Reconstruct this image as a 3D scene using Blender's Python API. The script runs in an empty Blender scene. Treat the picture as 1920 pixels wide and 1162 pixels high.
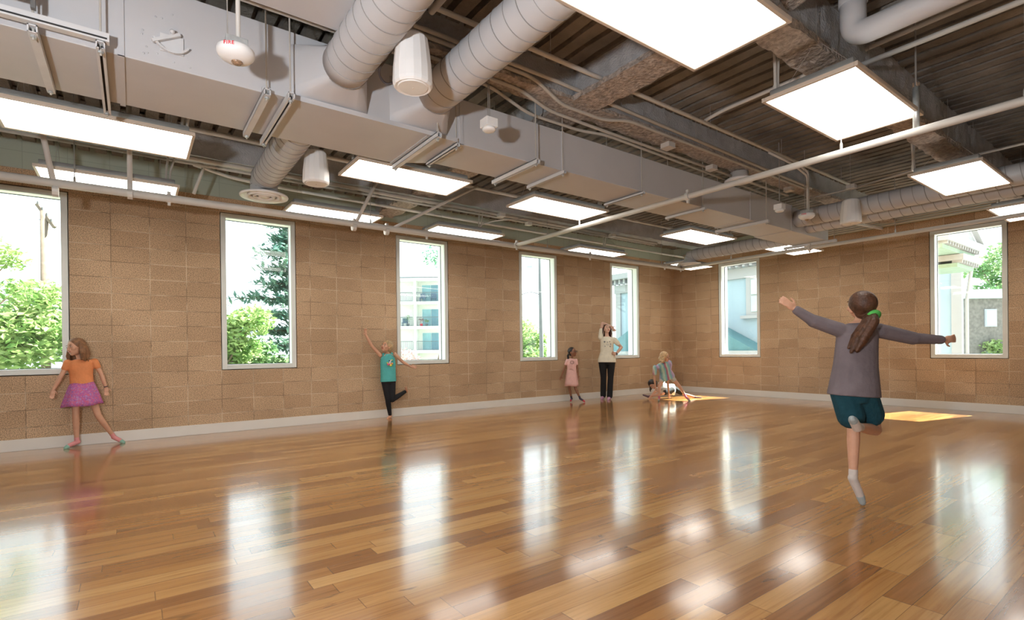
import bpy, bmesh, math, random
from mathutils import Vector, Matrix, noise
C = bpy.context.scene.collection
PI = math.pi
# ------------------------------------------------------------------ camera
cam_d = bpy.data.cameras.new('camera'); cam = bpy.data.objects.new('camera', cam_d); C.objects.link(cam)
cam_d.sensor_width = 36.0; cam_d.lens = 968.65/1920*36.0; cam_d.shift_y = 76.4/1920; cam_d.clip_start = .05; cam_d.clip_end = 300
yaw, pitch, roll = -0.6326, -0.0023, -0.0118
R0 = Vector((math.cos(yaw), math.sin(yaw), 0)); F0 = Vector((-math.sin(yaw), math.cos(yaw), 0)); U0 = Vector((0, 0, 1))
F1 = F0*math.cos(pitch)+U0*math.sin(pitch); U1 = U0*math.cos(pitch)-F0*math.sin(pitch)
R2 = R0*math.cos(roll)+U1*math.sin(roll); U2 = U1*math.cos(roll)-R0*math.sin(roll)
cam.matrix_world = Matrix.Translation((-11.3114, -8.3007, 1.1183)) @ Matrix((R2, U2, -F1)).transposed().to_4x4()
bpy.context.scene.camera = cam
# ------------------------------------------------------------------ world, sun, exposure
W = bpy.data.worlds.new('sky'); bpy.context.scene.world = W; W.use_nodes = True
bg = W.node_tree.nodes['Background']; bg.inputs[0].default_value = (0.86, 0.94, 1.0, 1); bg.inputs[1].default_value = 3.4
sd = bpy.data.lights.new('sun', 'SUN'); sd.energy = 44; sd.angle = math.radians(.6); sd.color = (1, .95, .86)
so = bpy.data.objects.new('sun', sd); C.objects.link(so)
so.rotation_euler = Vector((.79, -.18, 1.0)).to_track_quat('Z', 'Y').to_euler(); so.location = (8, -6, 12)
# photographer's strobe on a low stand, left of the camera (its shadows fall on the duct)
fd = bpy.data.lights.new('strobe', 'POINT'); fd.energy = 430; fd.shadow_soft_size = .08; fd.color = (.90, .94, 1)
fo = bpy.data.objects.new('strobe', fd); C.objects.link(fo); fo.location = (-12.32, -7.9, 1.55)
vs = bpy.context.scene.view_settings; vs.view_transform = 'Standard'; vs.look = 'None'; vs.exposure = 0.0; vs.gamma = 1; vs.use_curve_mapping = False
PANEL = 7.5   # emission of the flat ceiling lights

# ------------------------------------------------------------------ materials
def nt(name):
    m = bpy.data.materials.new(name); m.use_nodes = True
    t = m.node_tree; return m, t, t.nodes['Principled BSDF'], t.nodes, t.links
def N(ns, typ, **k):
    n = ns.new(typ)
    for a, v in k.items():
        if a in n.inputs.keys(): n.inputs[a].default_value = v
        else: setattr(n, a, v)
    return n
def ramp(ns, stops):
    r = ns.new('ShaderNodeValToRGB'); e = r.color_ramp.elements
    e[0].position, e[0].color = stops[0][0], (*stops[0][1], 1); e[1].position, e[1].color = stops[-1][0], (*stops[-1][1], 1)
    for p, c in stops[1:-1]:
        x = e.new(p); x.color = (*c, 1)
    return r
def plain(name, col, rough=.6, metal=0, var=.08, scale=8, bump=0, bscale=60, spec=.4):
    m, t, b, ns, L = nt(name)
    tc = N(ns, 'ShaderNodeTexCoord'); no = N(ns, 'ShaderNodeTexNoise', Scale=scale, Detail=4.0)
    L.new(tc.outputs['Object'], no.inputs['Vector'])
    r = ramp(ns, [(.3, tuple(c*(1-var) for c in col)), (.7, tuple(min(1, c*(1+var)) for c in col))])
    L.new(no.outputs['Fac'], r.inputs[0]); L.new(r.outputs[0], b.inputs['Base Color'])
    b.inputs['Roughness'].default_value = rough; b.inputs['Metallic'].default_value = metal
    b.inputs['Specular IOR Level'].default_value = spec
    if bump:
        n2 = N(ns, 'ShaderNodeTexNoise', Scale=bscale, Detail=5.0); L.new(tc.outputs['Object'], n2.inputs['Vector'])
        bp = N(ns, 'ShaderNodeBump', Strength=bump, Distance=.03 if bscale < 32 else .01); L.new(n2.outputs['Fac'], bp.inputs['Height']); L.new(bp.outputs[0], b.inputs['Normal'])
    return m
def math_n(ns, L, op, a, b=None, c=None):
    n = ns.new('ShaderNodeMath'); n.operation = op
    for i, v in enumerate((a, b, c)):
        if v is None: continue
        if isinstance(v, (int, float)): n.inputs[i].default_value = v
        else: L.new(v, n.inputs[i])
    return n.outputs[0]
def mixc(ns, L, fac, a, b, mode='MIX'):
    n = ns.new('ShaderNodeMix'); n.data_type = 'RGBA'; n.blend_type = mode
    for key, v in ((0, fac), (6, a), (7, b)):
        if isinstance(v, (int, float)): n.inputs[key].default_value = v
        elif isinstance(v, tuple): n.inputs[key].default_value = (*v, 1)
        else: L.new(v, n.inputs[key])
    return n.outputs[2]
def cmu(name, axis, uoff, painted=False):
    m, t, b, ns, L = nt(name)
    g = N(ns, 'ShaderNodeNewGeometry'); s = N(ns, 'ShaderNodeSeparateXYZ'); L.new(g.outputs['Position'], s.inputs[0])
    u = math_n(ns, L, 'ADD', s.outputs[axis], 100*.4064+uoff); v = math_n(ns, L, 'ADD', s.outputs[2], 20*.2032-.8761)
    cb = N(ns, 'ShaderNodeCombineXYZ'); L.new(u, cb.inputs[0]); L.new(v, cb.inputs[1])
    br = N(ns, 'ShaderNodeTexBrick', offset=0.0, offset_frequency=1, squash=1.0)
    for k, vv in (('Scale', 1.0), ('Mortar Size', .0048), ('Mortar Smooth', .3), ('Bias', 0.0), ('Brick Width', .4064), ('Row Height', .2032)): br.inputs[k].default_value = vv
    L.new(cb.outputs[0], br.inputs['Vector'])
    if painted:
        base = (.41, .47, .39)  # grey paint, with the green tint of window light put into its colour
        br.inputs['Color1'].default_value = (*base, 1); br.inputs['Color2'].default_value = (*[c*.96 for c in base], 1); br.inputs['Mortar'].default_value = (*[c*.8 for c in base], 1)
        L.new(br.outputs['Color'], b.inputs['Base Color']); b.inputs['Roughness'].default_value = .6
        return m
    br.inputs['Color1'].default_value = (.475, .325, .20, 1); br.inputs['Color2'].default_value = (.56, .40, .255, 1); br.inputs['Mortar'].default_value = (.60, .52, .40, 1)
    # fine ground-face aggregate
    n1 = N(ns, 'ShaderNodeTexNoise', Scale=110.0, Detail=3.0); L.new(g.outputs['Position'], n1.inputs['Vector'])
    r1 = ramp(ns, [(.34, (.34, .31, .28)), (.5, (1, 1, 1)), (.66, (1.5, 1.42, 1.34))]); L.new(n1.outputs['Fac'], r1.inputs[0])
    c = mixc(ns, L, .9, br.outputs['Color'], r1.outputs[0], 'MULTIPLY')
    vo = N(ns, 'ShaderNodeTexVoronoi', Scale=90.0); L.new(g.outputs['Position'], vo.inputs['Vector'])
    sp = math_n(ns, L, 'LESS_THAN', vo.outputs['Distance'], .2)
    sp2 = math_n(ns, L, 'MULTIPLY', sp, .5)
    c = mixc(ns, L, sp2, c, (.16, .09, .05))
    n2 = N(ns, 'ShaderNodeTexNoise', Scale=1.1, Detail=3.0); L.new(g.outputs['Position'], n2.inputs['Vector'])
    r2 = ramp(ns, [(.3, (.86, .84, .82)), (.7, (1.08, 1.08, 1.08))]); L.new(n2.outputs['Fac'], r2.inputs[0])
    c = mixc(ns, L, 1.0, c, r2.outputs[0], 'MULTIPLY')
    # mortar joints drift between light and dark in random patches
    n3 = N(ns, 'ShaderNodeTexNoise', Scale=2.3, Detail=2.0); L.new(cb.outputs[0], n3.inputs['Vector'])
    r3 = ramp(ns, [(.42, (.27, .18, .11)), (.58, (.66, .52, .36))]); L.new(n3.outputs['Fac'], r3.inputs[0])
    c = mixc(ns, L, br.outputs['Fac'], c, r3.outputs[0])
    L.new(c, b.inputs['Base Color']); b.inputs['Roughness'].default_value = .75; b.inputs['Specular IOR Level'].default_value = .3
    bp = N(ns, 'ShaderNodeBump', Strength=.6, Distance=.004); bp.invert = True; L.new(br.outputs['Fac'], bp.inputs['Height']); L.new(bp.outputs[0], b.inputs['Normal'])
    return m
def wood_floor():
    m, t, b, ns, L = nt('oak_floor')
    g = N(ns, 'ShaderNodeNewGeometry'); s = N(ns, 'ShaderNodeSeparateXYZ'); L.new(g.outputs['Position'], s.inputs[0])
    ry = math_n(ns, L, 'DIVIDE', s.outputs[1], .109); row = math_n(ns, L, 'FLOOR', ry); fy = math_n(ns, L, 'FRACT', ry)
    wn = N(ns, 'ShaderNodeTexWhiteNoise', noise_dimensions='1D'); L.new(row, wn.inputs['W'])
    xx = math_n(ns, L, 'DIVIDE', s.outputs[0], .95); off = math_n(ns, L, 'MULTIPLY', wn.outputs['Value'], 37.0)
    off2 = math_n(ns, L, 'MULTIPLY', row, 53.0)
    w = math_n(ns, L, 'ADD', xx, off); w = math_n(ns, L, 'ADD', w, off2)
    v1 = N(ns, 'ShaderNodeTexVoronoi', voronoi_dimensions='1D', feature='F1', Scale=1.0); L.new(w, v1.inputs['W'])
    v2 = N(ns, 'ShaderNodeTexVoronoi', voronoi_dimensions='1D', feature='DISTANCE_TO_EDGE', Scale=1.0); L.new(w, v2.inputs['W'])
    sc = N(ns, 'ShaderNodeSeparateColor'); L.new(v1.outputs['Color'], sc.inputs[0]); rnd = sc.outputs[0]; rnd2 = sc.outputs[1]
    tone = ramp(ns, [(0, (.25, .10, .028)), (.3, (.355, .158, .043)), (.65, (.44, .212, .060)), (1, (.54, .295, .10))]); L.new(rnd, tone.inputs[0])
    # grain
    cb = N(ns, 'ShaderNodeCombineXYZ'); gx = math_n(ns, L, 'MULTIPLY', s.outputs[0], 1.6); gy = math_n(ns, L, 'MULTIPLY', s.outputs[1], 38.0)
    gz = math_n(ns, L, 'MULTIPLY', rnd2, 60.0); L.new(gx, cb.inputs[0]); L.new(gy, cb.inputs[1]); L.new(gz, cb.inputs[2])
    gn = N(ns, 'ShaderNodeTexNoise', Scale=1.0, Detail=7.0, Roughness=.62, Distortion=.5); L.new(cb.outputs[0], gn.inputs['Vector'])
    gr = ramp(ns, [(.25, (.62, .52, .42)), (.5, (1, 1, 1)), (.8, (1.22, 1.22, 1.2))]); L.new(gn.outputs['Fac'], gr.inputs[0])
    c = mixc(ns, L, .85, tone.outputs[0], gr.outputs[0], 'MULTIPLY')
    # knots and mineral streaks
    kb = N(ns, 'ShaderNodeCombineXYZ'); kx = math_n(ns, L, 'MULTIPLY', s.outputs[0], 1.5); ky = math_n(ns, L, 'MULTIPLY', s.outputs[1], 6.5); L.new(kx, kb.inputs[0]); L.new(ky, kb.inputs[1]); L.new(gz, kb.inputs[2])
    kn = N(ns, 'ShaderNodeTexNoise', Scale=1.3, Detail=5.0, Roughness=.6, Distortion=1.2); L.new(kb.outputs[0], kn.inputs['Vector'])
    kr = ramp(ns, [(.63, (0, 0, 0)), (.74, (1, 1, 1))]); L.new(kn.outputs['Fac'], kr.inputs[0])
    kf = math_n(ns, L, 'MULTIPLY', kr.outputs[0], .8)
    c = mixc(ns, L, kf, c, (.10, .045, .018))
    # joints
    e1 = math_n(ns, L, 'LESS_THAN', v2.outputs['Distance'], .0022)
    a = math_n(ns, L, 'SUBTRACT', fy, .5); a = math_n(ns, L, 'ABSOLUTE', a); e2 = math_n(ns, L, 'GREATER_THAN', a, .489)
    e = math_n(ns, L, 'MAXIMUM', e1, e2); ef = math_n(ns, L, 'MULTIPLY', e, .6)
    c = mixc(ns, L, ef, c, (.09, .04, .015))
    L.new(c, b.inputs['Base Color'])
    rr = ramp(ns, [(.3, (.15, .15, .15)), (.7, (.22, .22, .22))]); L.new(gn.outputs['Fac'], rr.inputs[0])
    sc2 = math_n(ns, L, 'MULTIPLY', rnd2, .06); ro = math_n(ns, L, 'ADD', rr.outputs[0], sc2); L.new(ro, b.inputs['Roughness'])
    b.inputs['Specular IOR Level'].default_value = .5; b.inputs['Coat Weight'].default_value = .7; b.inputs['Coat Roughness'].default_value = .11; b.inputs['Coat IOR'].default_value = 1.55
    bp = N(ns, 'ShaderNodeBump', Strength=.35, Distance=.001); bp.invert = True; L.new(e, bp.inputs['Height'])
    bp2 = N(ns, 'ShaderNodeBump', Strength=.02, Distance=.0015); L.new(gn.outputs['Fac'], bp2.inputs['Height']); L.new(bp.outputs[0], bp2.inputs['Normal'])
    L.new(bp2.outputs[0], b.inputs['Normal'])
    return m
def emit(name, col, s):
    m, t, b, ns, L = nt(name); b.inputs['Base Color'].default_value = (.8, .8, .8, 1)
    b.inputs['Emission Color'].default_value = (*col, 1); b.inputs['Emission Strength'].default_value = s; return m
def glass_mat():
    m, t, b, ns, L = nt('window_glass'); ns.remove(b)
    tr = N(ns, 'ShaderNodeBsdfTransparent'); tr.inputs[0].default_value = (.93, .97, .96, 1)
    gl = N(ns, 'ShaderNodeBsdfGlossy', Roughness=.02); lw = N(ns, 'ShaderNodeLayerWeight', Blend=.5); pw = math_n(ns, L, 'POWER', lw.outputs['Facing'], 5.0); pw = math_n(ns, L, 'MULTIPLY', pw, .7); fr = ns.new('ShaderNodeMath'); fr.operation = 'ADD'; fr.inputs[1].default_value = .03; L.new(pw, fr.inputs[0])
    mx = N(ns, 'ShaderNodeMixShader'); L.new(fr.outputs[0], mx.inputs[0]); L.new(tr.outputs[0], mx.inputs[1]); L.new(gl.outputs[0], mx.inputs[2])
    L.new(mx.outputs[0], ns['Material Output'].inputs[0]); return m
def leaf_mat(name, c1, c2):
    m, t, b, ns, L = nt(name)
    g = N(ns, 'ShaderNodeNewGeometry'); no = N(ns, 'ShaderNodeTexNoise', Scale=1.7, Detail=3.0); L.new(g.outputs['Position'], no.inputs['Vector'])
    r = ramp(ns, [(.35, c1), (.65, c2)]); L.new(no.outputs['Fac'], r.inputs[0]); L.new(r.outputs[0], b.inputs['Base Color'])
    b.inputs['Roughness'].default_value = .6
    tl = N(ns, 'ShaderNodeBsdfTranslucent'); L.new(r.outputs[0], tl.inputs[0])
    mx = N(ns, 'ShaderNodeMixShader'); mx.inputs[0].default_value = .45; L.new(b.outputs[0], mx.inputs[1]); L.new(tl.outputs[0], mx.inputs[2])
    L.new(mx.outputs[0], ns['Material Output'].inputs[0]); return m
def stripes(name, cols, scale, rot=(0, 0, 0)):
    m, t, b, ns, L = nt(name)
    tc = N(ns, 'ShaderNodeTexCoord'); mp = N(ns, 'ShaderNodeMapping'); mp.inputs['Rotation'].default_value = rot; mp.inputs['Scale'].default_value = (scale,)*3
    L.new(tc.outputs['Object'], mp.inputs[0]); s = N(ns, 'ShaderNodeSeparateXYZ'); 
    no = N(ns, 'ShaderNodeTexNoise', Scale=2.0, Detail=3.0); L.new(mp.outputs[0], no.inputs[0]); L.new(mp.outputs[0], s.inputs[0])
    a = math_n(ns, L, 'MULTIPLY', no.outputs['Fac'], .35); a = math_n(ns, L, 'ADD', s.outputs[0], a); a = math_n(ns, L, 'FRACT', a)
    r = ramp(ns, [(i/(len(cols)-1), c) for i, c in enumerate(cols)]); L.new(a, r.inputs[0]); L.new(r.outputs[0], b.inputs['Base Color'])
    b.inputs['Roughness'].default_value = .85; return m
UC = 28.366
M = dict(
 cmu_l=cmu('ground_face_block_back', 0, .4064*.366), cmu_r=cmu('ground_face_block_right', 1, .4064*.583),
 pnt_l=cmu('painted_block_back', 0, .4064*.366, True), pnt_r=cmu('painted_block_right', 1, .4064*.583, True),
 floor=wood_floor(), duct=plain('painted_sheet_metal', (.56, .56, .57), .5, .0, .03, 3), paint=plain('grey_ceiling_paint', (.55, .54, .51), .5, 0, .05, 6),
 pipe=plain('light_grey_pipe_paint', (.62, .59, .54), .45, 0, .05, 5), cond=plain('conduit_paint', (.50, .47, .42), .45, 0, .06, 5),
 seam=plain('duct_seam', (.30, .29, .28), .5), galv=plain('galvanized_steel', (.55, .58, .58), .35, .6, .15, 25), strut=plain('strut_paint', (.66, .66, .66), .5, 0, .05, 9), dark=plain('dark_slot', (.03, .03, .03), .7),
 spray=plain('sprayed_fireproofing_deck', (.195, .175, .15), .95, 0, .35, 2.2, 1.0, 45), beam=plain('sprayed_fireproofing_beam', (.41, .41, .41), .95, 0, .12, 6, 1.0, 55),
 beamu=plain('rough_fireproofing', (.42, .36, .31), .95, 0, .35, 26, 1.0, 30),
 base=plain('off_white_baseboard', (.78, .74, .67), .45, 0, .03, 3), frame=plain('grey_green_window_frame', (.74, .76, .71), .4, 0, .03, 3), jamb=plain('white_window_reveal', (.92, .92, .9), .5, 0, .01),
 gasket=plain('black_gasket', (.03, .04, .045), .5), glass=glass_mat(), white=plain('white_plastic', (.88, .87, .85), .4, 0, .02), whitem=plain('white_enamel', (.88, .87, .84), .3, 0, .03),
 red=plain('red_lettering', (.75, .02, .04), .5, 0, .02), lens=plain('clear_strobe_lens', (.30, .20, .13), .15, 0, .5, 90),
 diff=emit('lit_diffuser', (1, .965, .90), PANEL), lframe=plain('light_frame', (.62, .52, .42), .4, 0, .03), lbody=plain('light_housing', (.13, .13, .125), .5),
 cable=plain('steel_cable', (.45, .43, .40), .35, .5), wall=plain('plain_painted_wall', (.62, .56, .48), .7, 0, .05), rubber=plain('black_cable', (.06, .05, .05), .5),
 skin=plain('light_skin', (.62, .34, .22), .5, 0, .06, 20), skint=plain('tan_skin', (.50, .24, .13), .5, 0, .06, 20), skinp=plain('pale_skin', (.70, .44, .33), .5, 0, .06, 20), skinb=plain('brown_skin', (.27, .12, .065), .5, 0, .06, 20),
 eye=plain('eye_white', (.5, .46, .43), .3), iris=plain('dark_iris', (.05, .03, .02), .2), lip=plain('lips', (.50, .13, .10), .5), brow=plain('eyebrow', (.12, .06, .03), .8),
)
# ------------------------------------------------------------------ mesh helpers
V = Vector
def empty(name, loc=(0, 0, 0)):
    o = bpy.data.objects.new(name, None); o.location = loc; o.empty_display_size = .1; C.objects.link(o); return o
def tag(o, label=None, cat=None, group=None, kind=None):
    if label: o['label'] = label
    if cat: o['category'] = cat
    if group: o['group'] = group
    if kind: o['kind'] = kind
    return o
def thing(name, loc, label, cat, group=None): return tag(empty(name, loc), label, cat, group)
class MB:
    def __init__(s): s.v = []; s.f = []
    def add(s, vs, fs):
        n = len(s.v); s.v += [tuple(v) for v in vs]; s.f += [tuple(i+n for i in f) for f in fs]; return s
    def box(s, x0, x1, y0, y1, z0, z1):
        return s.add([(x0, y0, z0), (x1, y0, z0), (x1, y1, z0), (x0, y1, z0), (x0, y0, z1), (x1, y0, z1), (x1, y1, z1), (x0, y1, z1)],
            [(0, 3, 2, 1), (4, 5, 6, 7), (0, 1, 5, 4), (1, 2, 6, 5), (2, 3, 7, 6), (3, 0, 4, 7)])
    def bar(s, p, q, w, h, up=V((0, 0, 1))):
        p = V(p); q = V(q); d = (q-p).normalized()
        if abs(d.dot(up)) > .99: up = V((1, 0, 0))
        a = d.cross(up).normalized()*w/2; b = a.cross(d).normalized()*h/2
        return s.add([p-a-b, p+a-b, p+a+b, p-a+b, q-a-b, q+a-b, q+a+b, q-a+b], [(0, 1, 2, 3), (7, 6, 5, 4), (0, 4, 5, 1), (1, 5, 6, 2), (2, 6, 7, 3), (3, 7, 4, 0)])
    def tube(s, pts, r, seg=12, caps=True, r2=None):
        pts = [V(p) for p in pts]; n = len(pts); rr = r if isinstance(r, (list, tuple)) else [r]*n
        d = (pts[1]-pts[0]).normalized(); a = d.orthogonal().normalized(); base = len(s.v)
        for i, p in enumerate(pts):
            t = (pts[min(i+1, n-1)]-pts[max(i-1, 0)]).normalized()
            a = (a-t*a.dot(t)).normalized(); b = t.cross(a)
            for k in range(seg):
                an = 2*PI*k/seg; s.v.append(tuple(p+(a*math.cos(an)+b*math.sin(an))*rr[i]))
        for i in range(n-1):
            for k in range(seg):
                k2 = (k+1) % seg; s.f.append((base+i*seg+k, base+i*seg+k2, base+(i+1)*seg+k2, base+(i+1)*seg+k))
        if caps:
            s.f.append(tuple(base+k for k in reversed(range(seg)))); s.f.append(tuple(base+(n-1)*seg+k for k in range(seg)))
        return s
    def lathe(s, c, prof, seg=32, axis=(0, 0, 1), caps=True, facet=None):
        c = V(c); ax = V(axis).normalized(); a = ax.orthogonal().normalized(); b = ax.cross(a); base = len(s.v)
        for r, h in prof:
            for k in range(seg):
                an = 2*PI*k/seg; s.v.append(tuple(c+ax*h+(a*math.cos(an)+b*math.sin(an))*max(r, .0001)))
        for i in range(len(prof)-1):
            for k in range(seg):
                k2 = (k+1) % seg; s.f.append((base+i*seg+k, base+i*seg+k2, base+(i+1)*seg+k2, base+(i+1)*seg+k))
        if caps:
            s.f.append(tuple(base+k for k in reversed(range(seg)))); s.f.append(tuple(base+(len(prof)-1)*seg+k for k in range(seg)))
        return s
    def ell(s, c, ax, seg=14, rings=9):   # ax: three scaled axis vectors
        c = V(c); X, Y, Z = (V(a) for a in ax); base = len(s.v); s.v.append(tuple(c-Z))
        for i in range(1, rings):
            th = -PI/2+PI*i/rings
            for k in range(seg):
                an = 2*PI*k/seg; s.v.append(tuple(c+X*math.cos(th)*math.cos(an)+Y*math.cos(th)*math.sin(an)+Z*math.sin(th)))
        s.v.append(tuple(c+Z)); top = len(s.v)-1
        for k in range(seg):
            k2 = (k+1) % seg; s.f.append((base, base+1+k2, base+1+k)); o = base+1+(rings-2)*seg; s.f.append((o+k, o+k2, top))
            for i in range(rings-2): q = base+1+i*seg; s.f.append((q+k, q+k2, q+seg+k2, q+seg+k))
        return s
    def ball(s, c, r, seg=12): return s.ell(c, ((r, 0, 0), (0, r, 0), (0, 0, r)), seg, max(5, seg*2//3))
    def caps(s, pts, rads, seg=12):       # chain of tapered capsules
        pts = [V(p) for p in pts]
        for p, r in zip(pts, rads): s.ball(p, r, seg)
        for i in range(len(pts)-1):
            if (pts[i+1]-pts[i]).length > 1e-4: s.tube([pts[i], pts[i+1]], [rads[i], rads[i+1]], seg)
        return s
    def loft(s, rings, seg=22, fn=None, caps=True):   # rings: (centre, u, v)
        base = len(s.v)
        for c, u, v in rings:
            for k in range(seg):
                an = 2*PI*k/seg; m = fn(an, len(s.v)) if fn else 1
                s.v.append(tuple(V(c)+V(u)*math.cos(an)*m+V(v)*math.sin(an)*m))
        for i in range(len(rings)-1):
            for k in range(seg):
                k2 = (k+1) % seg; s.f.append((base+i*seg+k, base+i*seg+k2, base+(i+1)*seg+k2, base+(i+1)*seg+k))
        if caps: s.f.append(tuple(base+k for k in reversed(range(seg)))); s.f.append(tuple(base+(len(rings)-1)*seg+k for k in range(seg)))
        return s
    def build(s, name, mat, parent=None, smooth=False, rel=True, bevel=0, world=True):
        me = bpy.data.meshes.new(name); off = V((0, 0, 0))
        if parent is not None and world:
            p = parent
            while p is not None: off += V(p.location); p = p.parent
        elif parent is None and rel and s.v:
            xs = [v[0] for v in s.v]; ys = [v[1] for v in s.v]; zs = [v[2] for v in s.v]
            off = V(((min(xs)+max(xs))/2, (min(ys)+max(ys))/2, min(zs)))
        me.from_pydata([tuple(V(v)-off) for v in s.v], [], s.f); me.materials.append(mat); me.update()
        if smooth:
            me.polygons.foreach_set('use_smooth', [True]*len(me.polygons))
        o = bpy.data.objects.new(name, me); C.objects.link(o)
        if parent is not None: o.parent = parent
        elif rel: o.location = off
        if bevel: b = o.modifiers.new('b', 'BEVEL'); b.width = bevel; b.segments = 2; b.limit_method = 'ANGLE'
        return o
def fillet(pts, rad, n=6):
    pts = [V(p) for p in pts]; out = [pts[0]]
    for i in range(1, len(pts)-1):
        a, p, b = pts[i-1], pts[i], pts[i+1]; d1 = (a-p); d2 = (b-p); r = min(rad, d1.length*.49, d2.length*.49)
        q1 = p+d1.normalized()*r; q2 = p+d2.normalized()*r
        for k in range(n+1): t = k/n; out.append(q1*(1-t)**2+p*2*t*(1-t)+q2*t*t)
    out.append(pts[-1]); return out
def resample(pts, step):
    pts = [V(p) for p in pts]; out = [pts[0]]; acc = 0
    for i in range(len(pts)-1):
        a, b = pts[i], pts[i+1]; l = (b-a).length; t = step-acc
        while t < l: out.append(a+(b-a)*t/l); t += step
        acc = (acc+l) % step if l else acc
    if (out[-1]-pts[-1]).length > 1e-4: out.append(pts[-1])
    return out
def helix(pts, R, pitch, r, sides=4):
    pts = resample(pts, pitch/40); d = (pts[1]-pts[0]).normalized(); a = d.orthogonal().normalized(); out = []; s = 0
    for i, p in enumerate(pts):
        t = (pts[min(i+1, len(pts)-1)]-pts[max(i-1, 0)]).normalized(); a = (a-t*a.dot(t)).normalized(); b = t.cross(a)
        if i: s += (p-pts[i-1]).length
        an = 2*PI*s/pitch; out.append(p+(a*math.cos(an)+b*math.sin(an))*R)
    return MB().tube(out, r, sides)
def remesh(mb, name, mat, parent, voxel=.008, smooth=4, fac=.5):
    o = mb.build(name, mat, parent); m = o.modifiers.new('r', 'REMESH'); m.mode = 'VOXEL'; m.voxel_size = voxel; m.adaptivity = 0; m.use_smooth_shade = True
    s = o.modifiers.new('s', 'SMOOTH'); s.iterations = smooth; s.factor = fac
    dg = bpy.context.evaluated_depsgraph_get(); dg.update()
    me = bpy.data.meshes.new_from_object(o.evaluated_get(dg)); o.modifiers.clear(); old = o.data; o.data = me
    if not me.materials: me.materials.append(mat)
    bpy.data.meshes.remove(old); me.polygons.foreach_set('use_smooth', [True]*len(me.polygons)); return o
def struct(mb, name, mat, **k): return tag(mb.build(name, mat, rel=False, **k), kind='structure')
def rough_box(x0, x1, y0, y1, z0, z1, step=.07, amp=.012, seed=0):
    bm = bmesh.new(); mb = MB()
    def face(o, du, dv, nu, nv):
        base = len(mb.v)
        for i in range(nu+1):
            for j in range(nv+1):
                p = V(o)+V(du)*i/nu+V(dv)*j/nv
                n = noise.noise_vector(p*9+V((seed, 0, 0)))*amp+noise.noise_vector(p*31)*amp*.5; mb.v.append(tuple(p+n))
        for i in range(nu):
            for j in range(nv): a = base+i*(nv+1)+j; mb.f.append((a, a+nv+1, a+nv+2, a+1))
    X, Y, Z = x1-x0, y1-y0, z1-z0; k = lambda l: max(2, int(l/step))
    face((x0, y0, z0), (X, 0, 0), (0, Y, 0), k(X), k(Y)); face((x0, y0, z0), (0, 0, Z), (X, 0, 0), k(Z), k(X)); face((x0, y1, z0), (X, 0, 0), (0, 0, Z), k(X), k(Z))
    face((x0, y0, z0), (0, Y, 0), (0, 0, Z), k(Y), k(Z)); face((x1, y0, z0), (0, 0, Z), (0, Y, 0), k(Z), k(Y))
    bm.free(); return mb
rnd = random.Random(7)

# ------------------------------------------------------------------ room shell
ZC, ZB = 3.65, 3.3145            # deck underside, top of the tan block
WL = [(-12.95, -11.934), (-10.309, -9.293), (-7.667, -6.651), (-5.026, -4.010), (-2.384, -1.368)]
WR = [(-2.269, -1.253), (-6.333, -5.317)]
ZS, ZH, TH = .8761, 3.1113, .32
def wall_boxes(a0, a1, z0, z1, holes):
    out = []; cur = a0
    for h0, h1 in sorted(holes):
        out.append((cur, h0, z0, z1)); out.append((h0, h1, z0, ZS)); out.append((h0, h1, ZH, z1)); cur = h1
    out.append((cur, a1, z0, z1)); return out
mb = MB()
for a, b, z0, z1 in wall_boxes(-15.0, TH, 0, ZB, WL): mb.box(a, b, 0, TH, z0, z1)
struct(mb, 'wall_back', M['cmu_l'])
struct(MB().box(-15.0, TH, 0, TH, ZB, ZC+.1), 'wall_back_band', M['pnt_l'])
mb = MB()
for a, b, z0, z1 in wall_boxes(-11.5, 0, 0, ZB, WR): mb.box(0, TH, a, b, z0, z1)
struct(mb, 'wall_right', M['cmu_r'])
struct(MB().box(0, TH, -11.5, 0, ZB, ZC+.1), 'wall_right_band', M['pnt_r'])
struct(MB().box(-15.3, -15.0, -11.5, TH, 0, ZC+.1), 'wall_left', M['wall'])
struct(MB().box(-15.3, TH, -11.8, -11.5, 0, ZC+.1), 'wall_front', M['wall'])
struct(MB().box(-15.3, TH, -11.8, TH, -.12, 0), 'floor', M['floor'])
# fluted deck, flutes along Y
mb = MB(); prof = []; x = -15.3
while x < .1: prof += [(x, ZC), (x+.112, ZC), (x+.118, ZC+.07), (x+.158, ZC+.07)]; x += .165
ys = [-11.8+.13*i for i in range(94)]; base = 0
for j, y in enumerate(ys):
    for i, (px, pz) in enumerate(prof):
        q = V((px*6, y*3, 0)); w = noise.noise(q)*.008+noise.noise(V((px*20, y*9, 3)))*.004
        mb.v.append((px+noise.noise(V((px*3, y*2.2, 9)))*.008, y, pz+w))
n = len(prof)
for j in range(len(ys)-1):
    for i in range(n-1): a = j*n+i; mb.f.append((a, a+n, a+n+1, a+1))
struct(mb, 'ceiling', M['spray'])
struct(MB().box(-15.3, TH, -11.8, TH, ZC+.12, ZC+.4), 'ceiling_sky_blocker', M['wall'])  # unseen slab added above the deck to block the sky
# sprayed beams
struct(rough_box(-15, 0, -1.48, -1.22, 3.355, ZC+.05, seed=1), 'trim_1', M['beam'])
struct(rough_box(-15, 0, -4.84, -4.66, 3.39, ZC+.05, seed=2), 'trim_2', M['beam'])
struct(rough_box(-15, 0, -6.62, -6.45, 3.26, ZC+.05, seed=3, amp=.016), 'trim_3', M['beam'])
struct(rough_box(-8.02, -7.77, -11.4, 0, 3.40, ZC+.05, seed=4), 'trim_4', M['beam'])
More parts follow.
